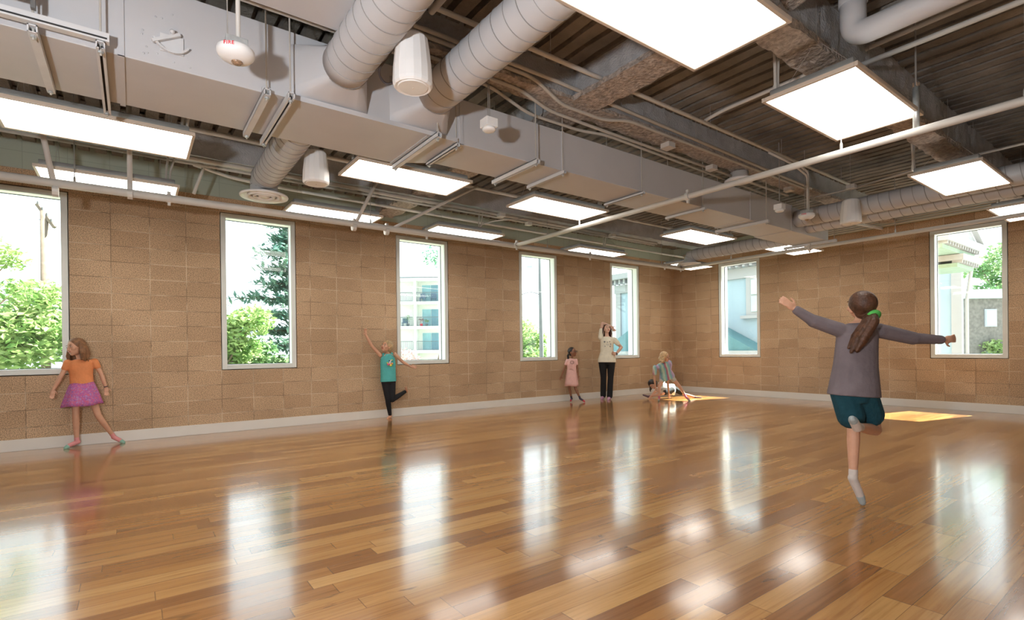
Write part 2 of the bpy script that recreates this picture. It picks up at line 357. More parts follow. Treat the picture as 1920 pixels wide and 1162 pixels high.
# rougher bottom flanges
struct(rough_box(-15, 0, -4.86, -4.62, 3.375, 3.41, .05, .014, 12), 'trim_5', M['beamu'])
struct(rough_box(-15, 0, -6.66, -6.42, 3.225, 3.29, .05, .02, 13), 'trim_6', M['beamu'])
struct(rough_box(-8.06, -7.73, -11.4, 0, 3.375, 3.42, .05, .016, 14), 'trim_7', M['beamu'])
# baseboards
struct(MB().box(-15, 0, -.018, 0, 0, .136), 'baseboard_back', M['base'], bevel=.003)
struct(MB().box(-.018, 0, -11.5, -.018, 0, .136), 'baseboard_right', M['base'], bevel=.003)
# windows
def window(i, a, b, side):
    root = tag(empty('window_%d' % i, ((a+b)/2, 0, ZS) if side == 'L' else (0, (a+b)/2, ZS)), kind='structure')
    def bx(m, u0, u1, d0, d1, z0, z1):      # u along the wall, d depth outwards
        if side == 'L': m.box(u0, u1, d0, d1, z0, z1)
        else: m.box(d0, d1, u0, u1, z0, z1)
    def ring(m, w, ins, d0, d1):
        u0, u1, z0, z1 = a+ins, b-ins, ZS+ins, ZH-ins
        bx(m, u0, u0+w, d0, d1, z0, z1); bx(m, u1-w, u1, d0, d1, z0, z1); bx(m, u0+w, u1-w, d0, d1, z0, z0+w); bx(m, u0+w, u1-w, d0, d1, z1-w, z1)
    m = MB(); ring(m, .064, .010, .004, .028); m.build('window_frame', M['frame'], root, bevel=.002)
    m = MB(); ring(m, .03, .045, .028, .145); m.build('window_jamb', M['jamb'], root)
    m = MB(); ring(m, .012, .070, .140, .152); m.build('gasket', M['gasket'], root)
    m = MB(); ring(m, .070, .002, .152, .20); m.build('outer_frame', M['jamb'], root)
    m = MB(); ring(m, .03, .0, .20, .335); m.build('outer_reveal', M['jamb'], root)
    m = MB(); bx(m, a+.07, b-.07, .160, .166, ZS+.07, ZH-.07); m.build('window_glass', M['glass'], root)
for i, (a, b) in enumerate(WL): window(i+1, a, b, 'L')
for i, (a, b) in enumerate(WR): window(i+6, a, b, 'R')
# ------------------------------------------------------------------ flat ceiling lights
ZP = 2.898
def light(x0, x1, y0, y1, label, z=ZP, whip=None, inset=.16):
    t = thing('ceiling_light', ((x0+x1)/2, (y0+y1)/2, z), label, 'light', 'flat suspended ceiling lights')
    w = .022
    f = MB(); f.box(x0, x1, y0, y0+w, z, z+.03); f.box(x0, x1, y1-w, y1, z, z+.03); f.box(x0, x0+w, y0+w, y1-w, z, z+.03); f.box(x1-w, x1, y0+w, y1-w, z, z+.03)
    f.build('light_frame', M['lframe'], t, bevel=.003)
    MB().box(x0+w, x1-w, y0+w, y1-w, z+.006, z+.02).build('diffuser', M['diff'], t)
    MB().box(x0+.04, x1-.04, y0+.04, y1-.04, z+.03, z+.085).build('housing', M['lbody'], t, bevel=.004)
    for sx in (0, 1):
        m = MB()
        xa = x0+inset if not sx else x1-.16
        for ya in (y0+.06, y1-.06): m.tube([(xa, ya, z+.07), (xa, (y0+y1)/2, z+.36), ], .0018, 5)
        m.tube([(xa, (y0+y1)/2, z+.36), (xa, (y0+y1)/2, ZC)], .0018, 5)
        m.build('suspension_cable', M['cable'], t)
    if whip:
        wx, wy = whip
        m = MB()
        for d in (0, .035):
            m.tube(fillet([(wx+d, wy, z+.07), (wx+d, wy, z+.22), (wx+d*2+.03, wy+.02, z+.45), (wx+.02+d, wy+.02, ZC)], .1), .011, 8)
            m.tube([(wx+d, wy, z+.08), (wx+d, wy, z+.13)], .016, 8)
        m.build('flexible_conduit', M['cond'], t)
    return t
light(-9.60, -8.37, -6.93, -6.31, 'largest, nearest flat ceiling light, cut by the top edge', whip=(-8.45, -6.8), inset=.46)
light(-7.589, -6.343, -6.966, -6.343, 'flat ceiling light just right of the largest one, above the long crossing pipe', whip=(-7.5, -6.4))
light(-4.67, -3.41, -6.975, -6.37, 'flat ceiling light hanging over the two parallel round ducts at right', whip=(-4.6, -6.4))
light(-2.15, -.93, -7.12, -6.5, 'flat ceiling light at the right picture edge, above the right wall window', whip=(-2.1, -6.6))
light(-12.12, -10.88, -3.36, -2.70, 'long bright flat ceiling light at the left, just behind the main duct', whip=(-10.95, -3.0))
light(-9.62, -8.37, -3.62, -3.05, 'flat ceiling light behind the main duct, right of the second speaker', whip=(-9.55, -3.3))
light(-7.53, -6.28, -3.62, -3.05, 'flat ceiling light crossed at its right corner by the long pipe, over the fourth window', whip=(-6.4, -3.55))
light(-4.50, -3.24, -3.62, -3.04, 'flat ceiling light behind the far half of the main duct, beside the corner round duct', whip=(-3.4, -3.55))
light(-2.08, -.83, -3.95, -3.39, 'flat ceiling light under the far end of the main duct')
light(-12.06, -10.89, -1.73, -1.13, 'flat ceiling light above the first window at the left, against the green-lit painted band', whip=(-11.0, -1.5))
light(-9.76, -8.60, -1.74, -1.14, 'flat ceiling light beside the round diffuser, above the gap right of the second window')
light(-7.79, -6.60, -1.73, -1.13, 'flat ceiling light directly over the third window', whip=(-6.75, -1.2))
light(-4.97, -3.72, -1.70, -1.10, 'flat ceiling light over the gap between the fourth and fifth windows', whip=(-3.85, -1.2))
light(-2.00, -.90, -1.72, -1.12, 'flat ceiling light in the far corner, behind the corner air diffuser')

# ------------------------------------------------------------------ main duct
D0, D1 = 2.862, 3.245
yn, yf, yw = -4.524, -3.99, -3.79
t = thing('air_duct', (-8, -4.2, D0), 'long rectangular grey air duct crossing the ceiling, tan-lit underside', 'duct')
MB().box(-14.6, -9.36, yn, yw, D0, D1+.09).build('wide_section', M['duct'], t, bevel=.004)
MB().add([(-9.36, yn, D0), (-9.36, yw, D0), (-9.36, yw, D1+.09), (-9.36, yn, D1+.09), (-9.05, yn, D0), (-9.05, yf, D0), (-9.05, yf, D1), (-9.05, yn, D1)],
   [(0, 1, 2, 3), (7, 6, 5, 4), (0, 4, 5, 1), (1, 5, 6, 2), (2, 6, 7, 3), (3, 7, 4, 0)]).build('transition', M['duct'], t)
MB().box(-9.05, -3.3, yn, yf, D0, D1).build('narrow_section', M['duct'], t, bevel=.004)
MB().box(-3.3, -2.0, yn+.02, yf+.05, D0, D1-.02).build('end_section', M['duct'], t, bevel=.004)
for x in (-12.6, -11.35, -9.36, -9.05, -7.9, -6.72, -4.45, -3.3):
    yy = yw if x < -9.2 else yf; top = D1+.09 if x < -9.2 else D1
    m = MB(); m.box(x-.016, x+.016, yn-.008, yn, D0-.006, top); m.box(x-.016, x+.016, yn-.008, yy+.008, D0-.008, D0); m.build('seam_flange', M['duct'], t)
for i in range(14):
    MB().ell((-11.13+rnd.uniform(-.13, .13), yn-.002, D0+.02+rnd.random()*.33), ((.006, 0, 0), (0, .004, 0), (0, 0, .006)), 8, 6).build('rivet', M['duct'], t)
# square-to-round boots (shoe taps) feeding the two near round ducts
def boot(xc, r, z, half):
    m = MB(); y0 = yn; n = 32; rect = []; circ = []
    for k in range(n):
        an = 2*PI*k/n; c, s = math.cos(an), math.sin(an); q = max(abs(c), abs(s))
        rect.append((xc-.04+half*c/q, y0, (D0+D1)/2+.02+.175*s/q)); circ.append((xc+r*c, y0-.2, z+r*s))
    m.v = rect+circ; m.f = [(k, (k+1) % n, n+(k+1) % n, n+k) for k in range(n)]
    return m
boot(-10.10, .155, 3.10, .27).build('round_boot', M['duct'], t, smooth=True)
boot(-9.40, .147, 3.10, .25).build('round_boot', M['duct'], t, smooth=True)
MB().box(-10.6, -9.1, yn-.03, yn, D0-.004, D0+.03).build('corner_angle', M['duct'], t)
# damper quadrant
q = MB().box(-11.16, -11.04, yn-.012, yn, 2.955, 3.06).build('damper_plate', M['strut'], t)
m = MB(); arc = [(-11.10+.10*math.cos(a), yn-.03, 3.05+.10*math.sin(a)) for a in [PI*1.12+i*PI*.7/12 for i in range(13)]]
for a, b in zip(arc[:-1], arc[1:]): m.bar(a, b, .018, .012)
m.build('damper_arc', M['strut'], q)
MB().bar((-11.20, yn-.035, 2.985), (-11.06, yn-.035, 3.065), .022, .018).build('damper_handle', M['strut'], q)
MB().ball((-11.10, yn-.05, 3.065), .014).build('wing_nut', M['strut'], q)

def hanger(x, ya, yb, label, style='strut', dx=0, rods=True):
    t = thing('duct_hanger', (x, (ya+yb)/2, 2.82), label, 'duct hanger', 'trapeze hangers under the main duct')
    zt = D0-.01
    m = MB(); w, h = (.041, .041) if style != 'angle' else (.034, .030)
    z0 = zt-h
    m.add([], [])
    m.bar((x-w/2+.003, ya, zt-h/2), (x-w/2+.003+dx, yb, zt-h/2), .006, h); m.bar((x+w/2-.003, ya, zt-h/2), (x+w/2-.003+dx, yb, zt-h/2), .006, h)
    m.bar((x, ya, zt-.003), (x+dx, yb, zt-.003), w, .006)
    if style == 'strut': m.bar((x-w/2+.008, ya, z0+.002), (x-w/2+.008+dx, yb, z0+.002), .012, .005); m.bar((x+w/2-.008, ya, z0+.002), (x+w/2-.008+dx, yb, z0+.002), .012, .005)
    else: m.bar((x, ya, z0+.002), (x+dx, yb, z0+.002), w, .004)
    m.build('strut_channel', M['strut'], t)
    if style == 'strut': MB().bar((x, ya+.03, z0+.022), (x+dx, yb-.03, z0+.022), .014, .012).build('channel_slot', M['dark'], t)
    if rods:
        for yy, ddx in ((ya+.035, 0), (yb-.035, dx)):
            m = MB(); m.tube([(x+ddx, yy, z0-.025), (x+ddx, yy, ZC)], .0055, 7); m.build('threaded_rod', M['cond'], t)
            MB().lathe((x+ddx, yy, z0-.014), [(.014, 0), (.014, .012)], 6).build('nut', M['galv'], t)
    return t
hs = [(-11.72, -4.64, -3.85, 'plain', 'leftmost duct hanger, below the long side channel'),
 (-11.44, -4.66, -3.67, 'strut', 'duct hanger with a dark slot at the right end of the long side channel'),
 (-10.58, -4.62, -3.80, 'plain', 'left one of the paired duct hangers before the first round duct'),
 (-10.44, -4.66, -3.70, 'strut', 'dark slotted one of the paired duct hangers, right under the first round duct boot'),
 (-9.33, -4.66, -3.77, 'plain', 'duct hanger ending over the light beside the second speaker'),
 (-9.10, -4.56, -4.00, 'angle', 'thin duct hanger where the duct narrows'),
 (-8.32, -4.66, -3.93, 'strut', 'duct hanger just right of the middle smoke detector'),
 (-7.91, -4.57, -3.98, 'angle', 'thin duct hanger left of the long pipe light'),
 (-6.74, -4.57, -3.98, 'angle', 'thin duct hanger just left of where the long pipe crosses the duct'),
 (-5.58, -4.57, -3.98, 'angle', 'thin duct hanger just right of where the long pipe crosses the duct'),
 (-4.30, -4.70, -3.90, 'plain', 'duct hanger over the corner round duct'),
 (-2.08, -4.66, -3.82, 'plain', 'last duct hanger at the far end of the duct')]
for x, a, b, st, lb in hs: hanger(x, a, b, lb, st)
# long side channel and bracket at the left end
m = MB(); m.box(-13.2, -11.40, -4.66, -4.615, 2.858, 2.905)
t = thing('strut_channel', (-12.3, -4.64, 2.858), 'long white channel bolted along the lower near edge of the duct at left', 'channel'); m.build('channel', M['strut'], t)
MB().box(-13.2, -11.41, -4.664, -4.658, 2.868, 2.876).build('channel_slot', M['dark'], t)
t = thing('mounting_bracket', (-12.0, -4.8, 2.82), 'white bracket plates and tan box at the top left corner', 'bracket')
MB().box(-12.6, -11.73, -4.74, -4.70, 2.93, 2.975).build('lower_plate', M['strut'], t, bevel=.012)
MB().box(-12.6, -11.66, -4.79, -4.70, 3.03, 3.10).build('upper_plate', M['strut'], t, bevel=.012)
MB().box(-12.6, -11.86, -4.73, -4.70, 2.97, 3.03).build('tan_box', M['duct'], t)
MB().box(-11.72, -11.70, -4.70, -4.67, 2.91, ZC).build('post', M['lbody'], t)

# upper box duct at the top edge (only its underside shows)
t = thing('box_duct', (-10.9, -5.6, 3.2), 'upper flat box duct whose plain tan underside shows at the top left', 'duct')
MB().box(-12.4, -10.22, -6.1, -4.93, 3.2, 3.46).build('duct_body', M['duct'], t, bevel=.004)
MB().lathe((-10.53, -5.25, 3.188), [(.006, 0), (.012, .006), (.012, .012)], 10).build('screw', M['galv'], t)

# ------------------------------------------------------------------ round spiral ducts
def spiral(pts, r, label, fil=.3, pitch=.125):
    pts = fillet(pts, fil, 10)
    t = thing('spiral_duct', pts[0], label, 'round duct')
    MB().tube(resample(pts, .12), r, 36, caps=True).build('duct_body', M['duct'], t, smooth=True)
    helix(pts, r+.001, pitch, .0036).build('spiral_seam', M['seam'], t)
    return t
spiral([(-10.10, -4.72, 3.10), (-10.10, -9.8, 3.13)], .155, 'left one of the two big round ducts rising to the top edge')
spiral([(-9.40, -4.72, 3.10), (-9.37, -9.8, 3.15)], .147, 'right one of the two big round ducts, passing beside the nearest speaker')
s3 = spiral([(-10.13, -3.78, 3.05), (-10.11, -2.00, 3.05), (-10.11, -2.00, 2.88)], .142, 'round duct bending down to the diffuser near the second window', .32)
s4 = spiral([(-2.13, -3.92, 2.985), (-2.16, -1.97, 2.985), (-2.16, -1.97, 2.83)], .115, 'round duct bending down to the diffuser in the far corner', .30)
spiral([(-3.14, -4.53, 3.05), (-3.14, -9.5, 3.05)], .125, 'upper left one of the two parallel round ducts leaving the duct toward the right edge')
spiral([(-2.72, -4.50, 3.02), (-2.72, -9.5, 3.02)], .125, 'lower one of the two parallel round ducts, nearer the right wall')
def diffuser(x, y, z, r, label):
    t = thing('air_diffuser', (x, y, z), label, 'air vent')
    MB().lathe((x, y, z), [(r*.62, .05), (r*.7, .03), (r*.98, .022), (r, .012), (r*.985, .0), (r*.93, -.004), (r*.80, .012), (r*.72, .022), (r*.6, .028)], 48, caps=False).build('flange', M['whitem'], t, smooth=True)
    MB().lathe((x, y, z), [(r*.68, .02), (r*.68, -.006), (r*.60, -.004), (r*.55, .018)], 40, caps=False).build('outer_cone', M['white'], t, smooth=True)
    MB().lathe((x, y, z), [(r*.46, .02), (r*.46, -.006), (r*.38, -.004), (r*.33, .016)], 40, caps=False).build('middle_cone', M['white'], t, smooth=True)
    MB().lathe((x, y, z), [(.001, .0), (r*.17, -.004), (r*.24, .012)], 32, caps=False).build('centre_disc', M['white'], t, smooth=True)
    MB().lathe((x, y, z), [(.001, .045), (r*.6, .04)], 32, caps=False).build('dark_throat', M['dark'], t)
diffuser(-10.11, -2.00, 2.855, .25, 'white round air diffuser with rings near the second window')
diffuser(-2.17, -1.96, 2.80, .235, 'white round air diffuser in the far corner')

# ------------------------------------------------------------------ hanging speakers
def speaker(x, y, z, label):
    t = thing('hanging_speaker', (x, y, z), label, 'speaker', 'white pendant speakers')
    MB().lathe((x, y, z), [(.088, .008), (.112, .0), (.122, .012), (.124, .03), (.12, .12), (.108, .23), (.098, .30), (.085, .315), (.03, .325)], 16).build('speaker_body', M['white'], t)
    MB().lathe((x, y, z), [(.002, -.001), (.09, -.001), (.094, .006)], 32, caps=False).build('grille', M['whitem'], t)
    MB().ball((x, y, z-.002), .005, 8).build('grille_dot', M['lframe'], t)
    m = MB(); m.tube([(x-.03, y, z+.32), (x, y, z+.42), (x, y, ZC)], .0018, 5); m.tube([(x+.03, y, z+.32), (x, y, z+.42)], .0018, 5); m.build('suspension_cable', M['cable'], t)
    return t
t = speaker(-9.88, -5.33, 2.765, 'nearest and largest white pendant speaker, between the two big round ducts')
MB().tube(fillet([(-9.93, -5.22, 3.09), (-9.98, -5.0, 2.98), (-9.90, -4.95, 2.93), (-9.82, -5.1, 2.95), (-9.7, -5.0, 3.0)], .08), .008, 8).build('black_cable', M['rubber'], t, smooth=True)
speaker(-9.86, -3.13, 2.75, 'white pendant speaker beyond the main duct, left of a ceiling light')
speaker(-3.62, -5.44, 2.735, 'white pendant speaker in front of the parallel round ducts at right')

# ------------------------------------------------------------------ alarms and detectors
def text_mesh(txt, size, mat, name, parent, pos, right, up, nrm, ext=.0008):
    cu = bpy.data.curves.new(name, 'FONT'); cu.body = txt; cu.size = size; cu.align_x = 'CENTER'; cu.extrude = ext; cu.space_character = 1.15; cu.offset = size*.012
    o = bpy.data.objects.new(name, cu); C.objects.link(o)
    dg = bpy.context.evaluated_depsgraph_get(); dg.update(); me = bpy.data.meshes.new_from_object(o.evaluated_get(dg)); C.objects.unlink(o); bpy.data.objects.remove(o)
    me.materials.clear(); me.materials.append(mat); o = bpy.data.objects.new(name, me); C.objects.link(o)
    off = V((0, 0, 0)); p = parent
    while p is not None: off += V(p.location); p = p.parent
    o.matrix_local = Matrix.Translation(V(pos)-off) @ Matrix((V(right), V(up), V(nrm))).transposed().to_4x4(); o.parent = parent; o.matrix_parent_inverse = Matrix(); return o
def alarm(x, y, z, label, tx, pipe):
    t = thing('fire_alarm', (x, y, z), label, 'fire alarm')
    d = MB().lathe((x, y, z), [(.035, -.004), (.045, .0), (.060, .004), (.078, .014), (.091, .028), (.096, .040), (.096, .062), (.086, .069), (.05, .07)], 40).build('alarm_body', M['white'], t, smooth=True)
    MB().ell((x+.005, y-.005, z-.004), ((.03, 0, 0), (0, .03, 0), (0, 0, .018))).build('strobe_lens', M['lens'], t, smooth=True)
    MB().box(x-.055, x+.055, y-.055, y+.055, z+.068, z+.115).build('back_box', M['galv'], t, bevel=.004)
    m = MB()
    for p in pipe: m.tube(fillet(p, .06), .0125, 10)
    m.build('conduit_drop', M['pipe'], t, smooth=True)
    MB().tube([(x-.04, y, z+.11), (x-.04, y, ZC)], .003, 6).build('hanger_rod', M['cable'], t)
    cx, cy = -11.3114-x, -8.3007-y; a = math.atan2(cy, cx)+tx; n = V((math.cos(a)*.9, math.sin(a)*.9, -.1)); n = V((math.cos(a), math.sin(a), 0)).normalized()
    r = V((-math.sin(a), math.cos(a), 0)); u = n.cross(r)
    p = V((x, y, z+.043))+V((math.cos(a), math.sin(a), 0))*.0965
    text_mesh('FIRE', .027, M['red'], 'fire_lettering', t, p, r, u, n)
alarm(-10.83, -5.06, 2.75, 'white ceiling fire alarm with red FIRE lettering, nearest, left of the round ducts', -.35, [[(-10.815, -5.05, 2.86), (-10.815, -5.05, ZC)]])
alarm(-4.24, -5.16, 2.765, 'white ceiling fire alarm on two conduits beside the far speaker', -.3,
  [[(-4.21, -5.16, 2.87), (-4.21, -5.16, 3.33), (-4.6, -5.17, 3.40), (-5.2, -5.17, 3.42)], [(-4.14, -5.14, 2.87), (-4.14, -5.14, 3.40), (-4.5, -5.14, 3.46), (-5.2, -5.14, 3.46)]])
def detector(x, y, z, label):
    t = thing('smoke_detector', (x, y, z), label, 'smoke detector')
    MB().lathe((x, y, z), [(.02, 0), (.042, .003), (.052, .014), (.052, .022), (.046, .03)], 32).build('detector_head', M['white'], t, smooth=True)
    MB().box(x-.05, x+.05, y-.05, y+.05, z+.03, z+.095).build('junction_box', M['white'], t, bevel=.003)
    m = MB(); m.tube([(x-.006, y, z+.095), (x-.006, y, ZC)], .003, 6); m.tube([(x+.008, y, z+.095), (x+.008, y, ZC)], .003, 6); m.build('hanger_rod', M['cable'], t)
detector(-9.10, -5.02, 2.785, 'white square box smoke detector hanging before the middle of the duct')
detector(-4.82, -5.10, 2.785, 'small smoke detector hanging left of the far fire alarm')
# dome access point behind the long pipe
t = thing('ceiling_dome', (-5.0, -4.68, 3.23), 'round white dome fixture above the far half of the duct, crossed by the long pipe', 'ceiling fixture')
MB().lathe((-5.0, -4.68, 3.23), [(.1, .0), (.17, .01), (.18, .03), (.15, .05), (.12, .055), (.11, .13)], 40).build('dome_body', M['white'], t, smooth=True)

# ------------------------------------------------------------------ theatre pipe grid
def clamp(m, p, d=(0, 0, 1), s=1.0):
    p = V(p); m.lathe(p, [(.045*s, -.02), (.045*s, .02)], 14, axis=d); m.bar(p+V((0, 0, -.03)), p+V((0, 0, -.075*s)), .02*s, .026*s); m.bar(p+V((0, 0, .03)), p+V((0, 0, .07*s)), .03*s, .03*s)
def gridpipe(p, q, r, label, clamps, rods, d):
    t = thing('lighting_pipe', ((V(p)+V(q))/2), label, 'pipe')
    MB().tube([p, q], r, 20).build('pipe', M['pipe'], t, smooth=True)
    for c in clamps:
        m = MB(); clamp(m, c, d); m.build('pipe_clamp', M['pipe'], t)
    for c in rods:
        m = MB(); m.tube([c, (c[0], c[1], ZC)], .0045, 6); m.lathe((c[0], c[1], c[2]+.02), [(.012, 0), (.012, .05), (.005, .07)], 8); m.build('hanger_rod', M['cable'], t)
    return t
zp, yp, xr, xc = 2.75, -1.79, -2.21, -6.46
gridpipe((-14.8, yp, zp), (xr+.08, yp, zp), .040, 'long grey pipe hanging along the window wall in front of the window heads', [(-10.99, yp, zp), (-7.99, yp, zp), (-4.81, yp, zp), (-2.73, yp, zp)], [(-11.75, yp, zp), (-8.80, yp, zp), (-5.79, yp, zp), (-2.83, yp, zp)], (1, 0, 0))
gridpipe((xr, yp+.08, zp), (xr, -10.8, zp), .030, 'pipe hanging along the right wall over the two right windows', [(xr, yp, zp), (xr, -4.3, zp)], [(xr, -2.9, zp), (xr, -5.5, zp), (xr, -7.4, zp)], (0, 1, 0))
gridpipe((xc, yp-.02, zp), (xc, -10.9, zp), .030, 'long bare pipe crossing under the main duct from window wall to the right edge', [(xc, yp-.05, zp), (xc, -4.93, zp)], [(xc, -3.25, zp), (xc, -6.43, zp), (xc, -7.55, zp)], (0, 1, 0))
t = thing('pipe_post', (xc, -6.95, 2.77), 'short vertical threaded-top post standing on the long pipe at right', 'pipe')
MB().tube([(xc, -6.95, 2.77), (xc, -6.95, 3.09)], .022, 14).build('post', M['galv'], t, smooth=True)
m = MB()
for k in range(5): a = k*1.25; m.bar((xc+.018*math.cos(a), -6.95+.018*math.sin(a), 3.08), (xc+.02*math.cos(a), -6.95+.02*math.sin(a), 3.12), .007, .006)
m.build('threaded_top', M['lens'], t)
MB().tube([(xc, -6.95, 3.10), (xc, -6.95, ZC)], .006, 8).build('hanger_rod', M['cable'], t)
def brace(pts, r, label):
    t = thing('pipe_brace', pts[0], label, 'pipe brace'); MB().tube(pts, r, 14).build('brace_tube', M['pipe'], t, smooth=True)
    m = MB(); a = V(pts[0]); m.lathe(a, [(.052, -.022), (.052, .022)], 12, axis=(1, 0, 0)); m.bar(a+V((0, 0, .03)), a+V((0, 0, .10)), .05, .03); m.build('brace_clamp', M['pipe'], t)
brace([(-11.89, yp, 2.67), (-12.045, -1.85, ZC)], .024, 'slanting pipe brace in front of the first ceiling light over the first window')
brace([(-11.32, yp-.005, 2.74), (-11.32, yp-.005, ZC)], .023, 'vertical pipe brace in front of the ceiling light above the first window')
brace([(-9.02, yp, 2.71), (-8.72, -1.87, 3.36)], .022, 'pipe brace rising from the wall pipe right of the second window toward a ceiling light')
brace([(-8.58, yp, 2.71), (-7.68, -1.86, 3.24), (-7.2, -1.88, 3.52)], .020, 'long slanting pipe brace rising to the right above the third window')

# ------------------------------------------------------------------ conduits and service pipes
def conduit(pts, r, label, mat='cond', fil=.12, rods=(), name='conduit', cat='conduit', group=None):
    pts = fillet(pts, fil, 6); t = thing(name, pts[0], label, cat, group)
    MB().tube(pts, r, 12).build(name+'_tube', M[mat], t, smooth=True)
    for c in rods: MB().tube([c, (c[0], c[1], ZC)], .003, 5).build('hanger_rod', M['cable'], t)
    return t
conduit([(-14.8, -5.17, 3.45), (-2.9, -5.17, 3.45)], .019, 'straight bare pipe running beside the largest ceiling light to the far speaker', 'pipe', rods=[(-8.6, -5.17, 3.45), (-6.4, -5.17, 3.45), (-4.9, -5.17, 3.45), (-3.2, -5.17, 3.45)])
conduit([(-14.8, -4.93, 3.44), (-8.4, -4.93, 3.44), (-3.5, -4.90, 3.36)], .017, 'upper conduit of the bundle above the main duct, passing straight over the cross beam', rods=[(-7.5, -4.93, 3.43), (-6.3, -4.93, 3.41)])
conduit([(-14.8, -4.89, 3.42), (-8.55, -4.89, 3.42), (-8.15, -4.80, 3.33), (-7.6, -4.80, 3.33), (-7.35, -4.87, 3.37), (-3.6, -4.86, 3.35)], .016, 'conduit of the bundle with the sharpest dip under the cross beam')
conduit([(-14.8, -4.76, 3.36), (-8.6, -4.76, 3.36), (-8.2, -4.68, 3.31), (-7.5, -4.66, 3.31), (-3.6, -4.62, 3.31)], .015, 'middle dipping conduit of the bundle above the main duct')
conduit([(-14.8, -4.66, 3.36), (-8.85, -4.66, 3.36), (-8.35, -4.56, 3.29), (-7.7, -4.56, 3.29), (-7.4, -4.62, 3.30), (-4.0, -4.5, 3.29)], .014, 'lowest dipping conduit of the bundle, closest over the main duct')
conduit([(xc, -7.5, 3.55), (xc, -5.35, 3.52), (-6.5, -5.17, 3.47)], .018, 'short bent pipe joining the straight bare pipe from the second near light', 'pipe')
conduit([(-3.2, -5.17, 3.30), (-3.45, -6.2, 3.3), (-3.45, -10, 3.3)], .014, 'thin pipe running from the far speaker to the right edge above the round ducts')
conduit([(-3.3, -4.6, 3.28), (-3.45, -5.45, 3.24)], .009, 'thin sloping conduit reaching the box over the far speaker')
conduit([(-14.8, -1.88, 3.50), (-2.4, -1.86, 3.50)], .024, 'pipe running in front of the sprayed beam parallel to the window wall', 'pipe', rods=[(-5.0, -1.87, 3.5)])
conduit([(-12.6, -1.52, 3.31), (-10.6, -1.50, 3.31), (-2.5, -1.42, 3.29)], .026, 'thick sprayed-over conduit under the beam along the window wall')
conduit([(-12.6, -1.36, 3.30), (-2.4, -1.28, 3.29)], .016, 'second conduit under the beam along the window wall')
conduit([(-10.7, -1.0, 3.40), (-10.3, -1.05, 3.30), (-9.6, -1.06, 3.27), (-6.9, -.92, 3.28), (-.6, -.75, 3.28)], .020, 'lower pale pipe against the green-lit painted band above the windows', 'pipe')
conduit([(-10.75, -1.2, 3.36), (-10.45, -1.12, 3.30), (-9.9, -1.10, 3.26), (-9.4, -1.0, 3.30)], .007, 'thin loose cable looping near the round diffuser', 'pipe')
conduit([(-10.58, -1.03, 3.42), (-10.66, -1.0, 3.18), (-10.70, -.98, 3.05)], .018, 'short curved pipe stub left of the round diffuser', 'pipe')
conduit([(-6.80, -1.28, 3.02), (-6.75, -1.25, 3.14), (-6.55, -1.35, 3.22), (-6.05, -1.5, 3.29)], .009, 'thin arm from the third window light up to a small white box', 'pipe')
for i, (zz, lb) in enumerate([(3.335, 'lowest'), (3.375, 'second lowest'), (3.415, 'second highest'), (3.452, 'highest')]):
    conduit([(-.035-.0*i, -.3, zz-.0), (-.035, -10.5, zz)], .0165, '%s of the four conduits running along the top of the right wall' % lb, 'pipe')
t = thing('support_bracket', (-.45, -4.75, 3.27), 'short slotted strut arm reaching from the right wall conduits under the round duct', 'bracket'); MB().bar((-.02, -4.62, 3.29), (-1.1, -4.55, 3.26), .04, .035).build('slotted_arm', M['strut'], t)
# drain pipes at the top right
def drain(pts, r, label, f):
    t = thing('drain_pipe', pts[0], label, 'pipe'); p = fillet(pts, f, 12); MB().tube(p, r, 28).build('pipe', M['duct'], t, smooth=True); return t, p
t, p = drain([(-7.31, -6.84, 3.62), (-7.31, -6.84, 3.235), (-7.31, -10.8, 3.235)], .078, 'large white drain pipe with a vertical drop and elbow at the top right', .10)
MB().lathe((-7.31, -6.84, 3.50), [(.086, -.05), (.086, .05)], 28).build('coupling', M['duct'], t, smooth=True)
t, p = drain([(-7.64, -6.86, 3.63), (-7.64, -6.86, 3.41), (-7.52, -7.2, 3.41), (-7.52, -10.8, 3.41)], .050, 'smaller white elbow pipe at the very top right, left of the large drain pipe', .12)
MB().lathe((-7.52, -7.2, 3.41), [(.057, -.04), (.057, .04)], 24, axis=(0, 1, 0)).build('coupling', M['duct'], t, smooth=True)
conduit([(-6.72, -6.55, 3.3), (-6.72, -10.8, 3.3)], .020, 'pale straight pipe below the large drain pipe at the top right', 'pipe')
conduit([(-9.82, -5.32, 3.30), (-9.82, -9.5, 3.30)], .022, 'left one of the twin pipes rising behind the nearest speaker', 'pipe')
conduit([(-9.74, -5.32, 3.30), (-9.74, -9.5, 3.30)], .022, 'right one of the twin pipes rising behind the nearest speaker', 'pipe')
def jbox(x, y, z, w, label):
    t = thing('junction_box', (x, y, z), label, 'junction box')
    MB().box(x-w, x+w, y-w, y+w, z, z+.05).build('box_body', M['pipe'], t, bevel=.003); MB().box(x-w-.004, x+w+.004, y-w-.004, y+w+.004, z-.004, z).build('cover_plate', M['pipe'], t)
jbox(-6.66, -4.83, 3.26, .055, 'square junction box on the conduits above the duct, left of the other ceiling boxes')
jbox(-5.68, -4.72, 3.25, .05, 'square junction box on the conduits just left of the white dome')
jbox(-3.95, -4.80, 3.27, .05, 'square junction box on the conduits just left of the far fire alarm')
jbox(-3.42, -5.38, 3.25, .05, 'square junction box above the far speaker')
jbox(-6.53, -1.53, 3.25, .05, 'junction box under the beam above the third window light')
jbox(-5.89, -1.42, 3.22, .045, 'small white junction box under the beam near the fourth window')
jbox(-3.93, -1.50, 3.245, .05, 'junction box under the beam near the fifth window light')
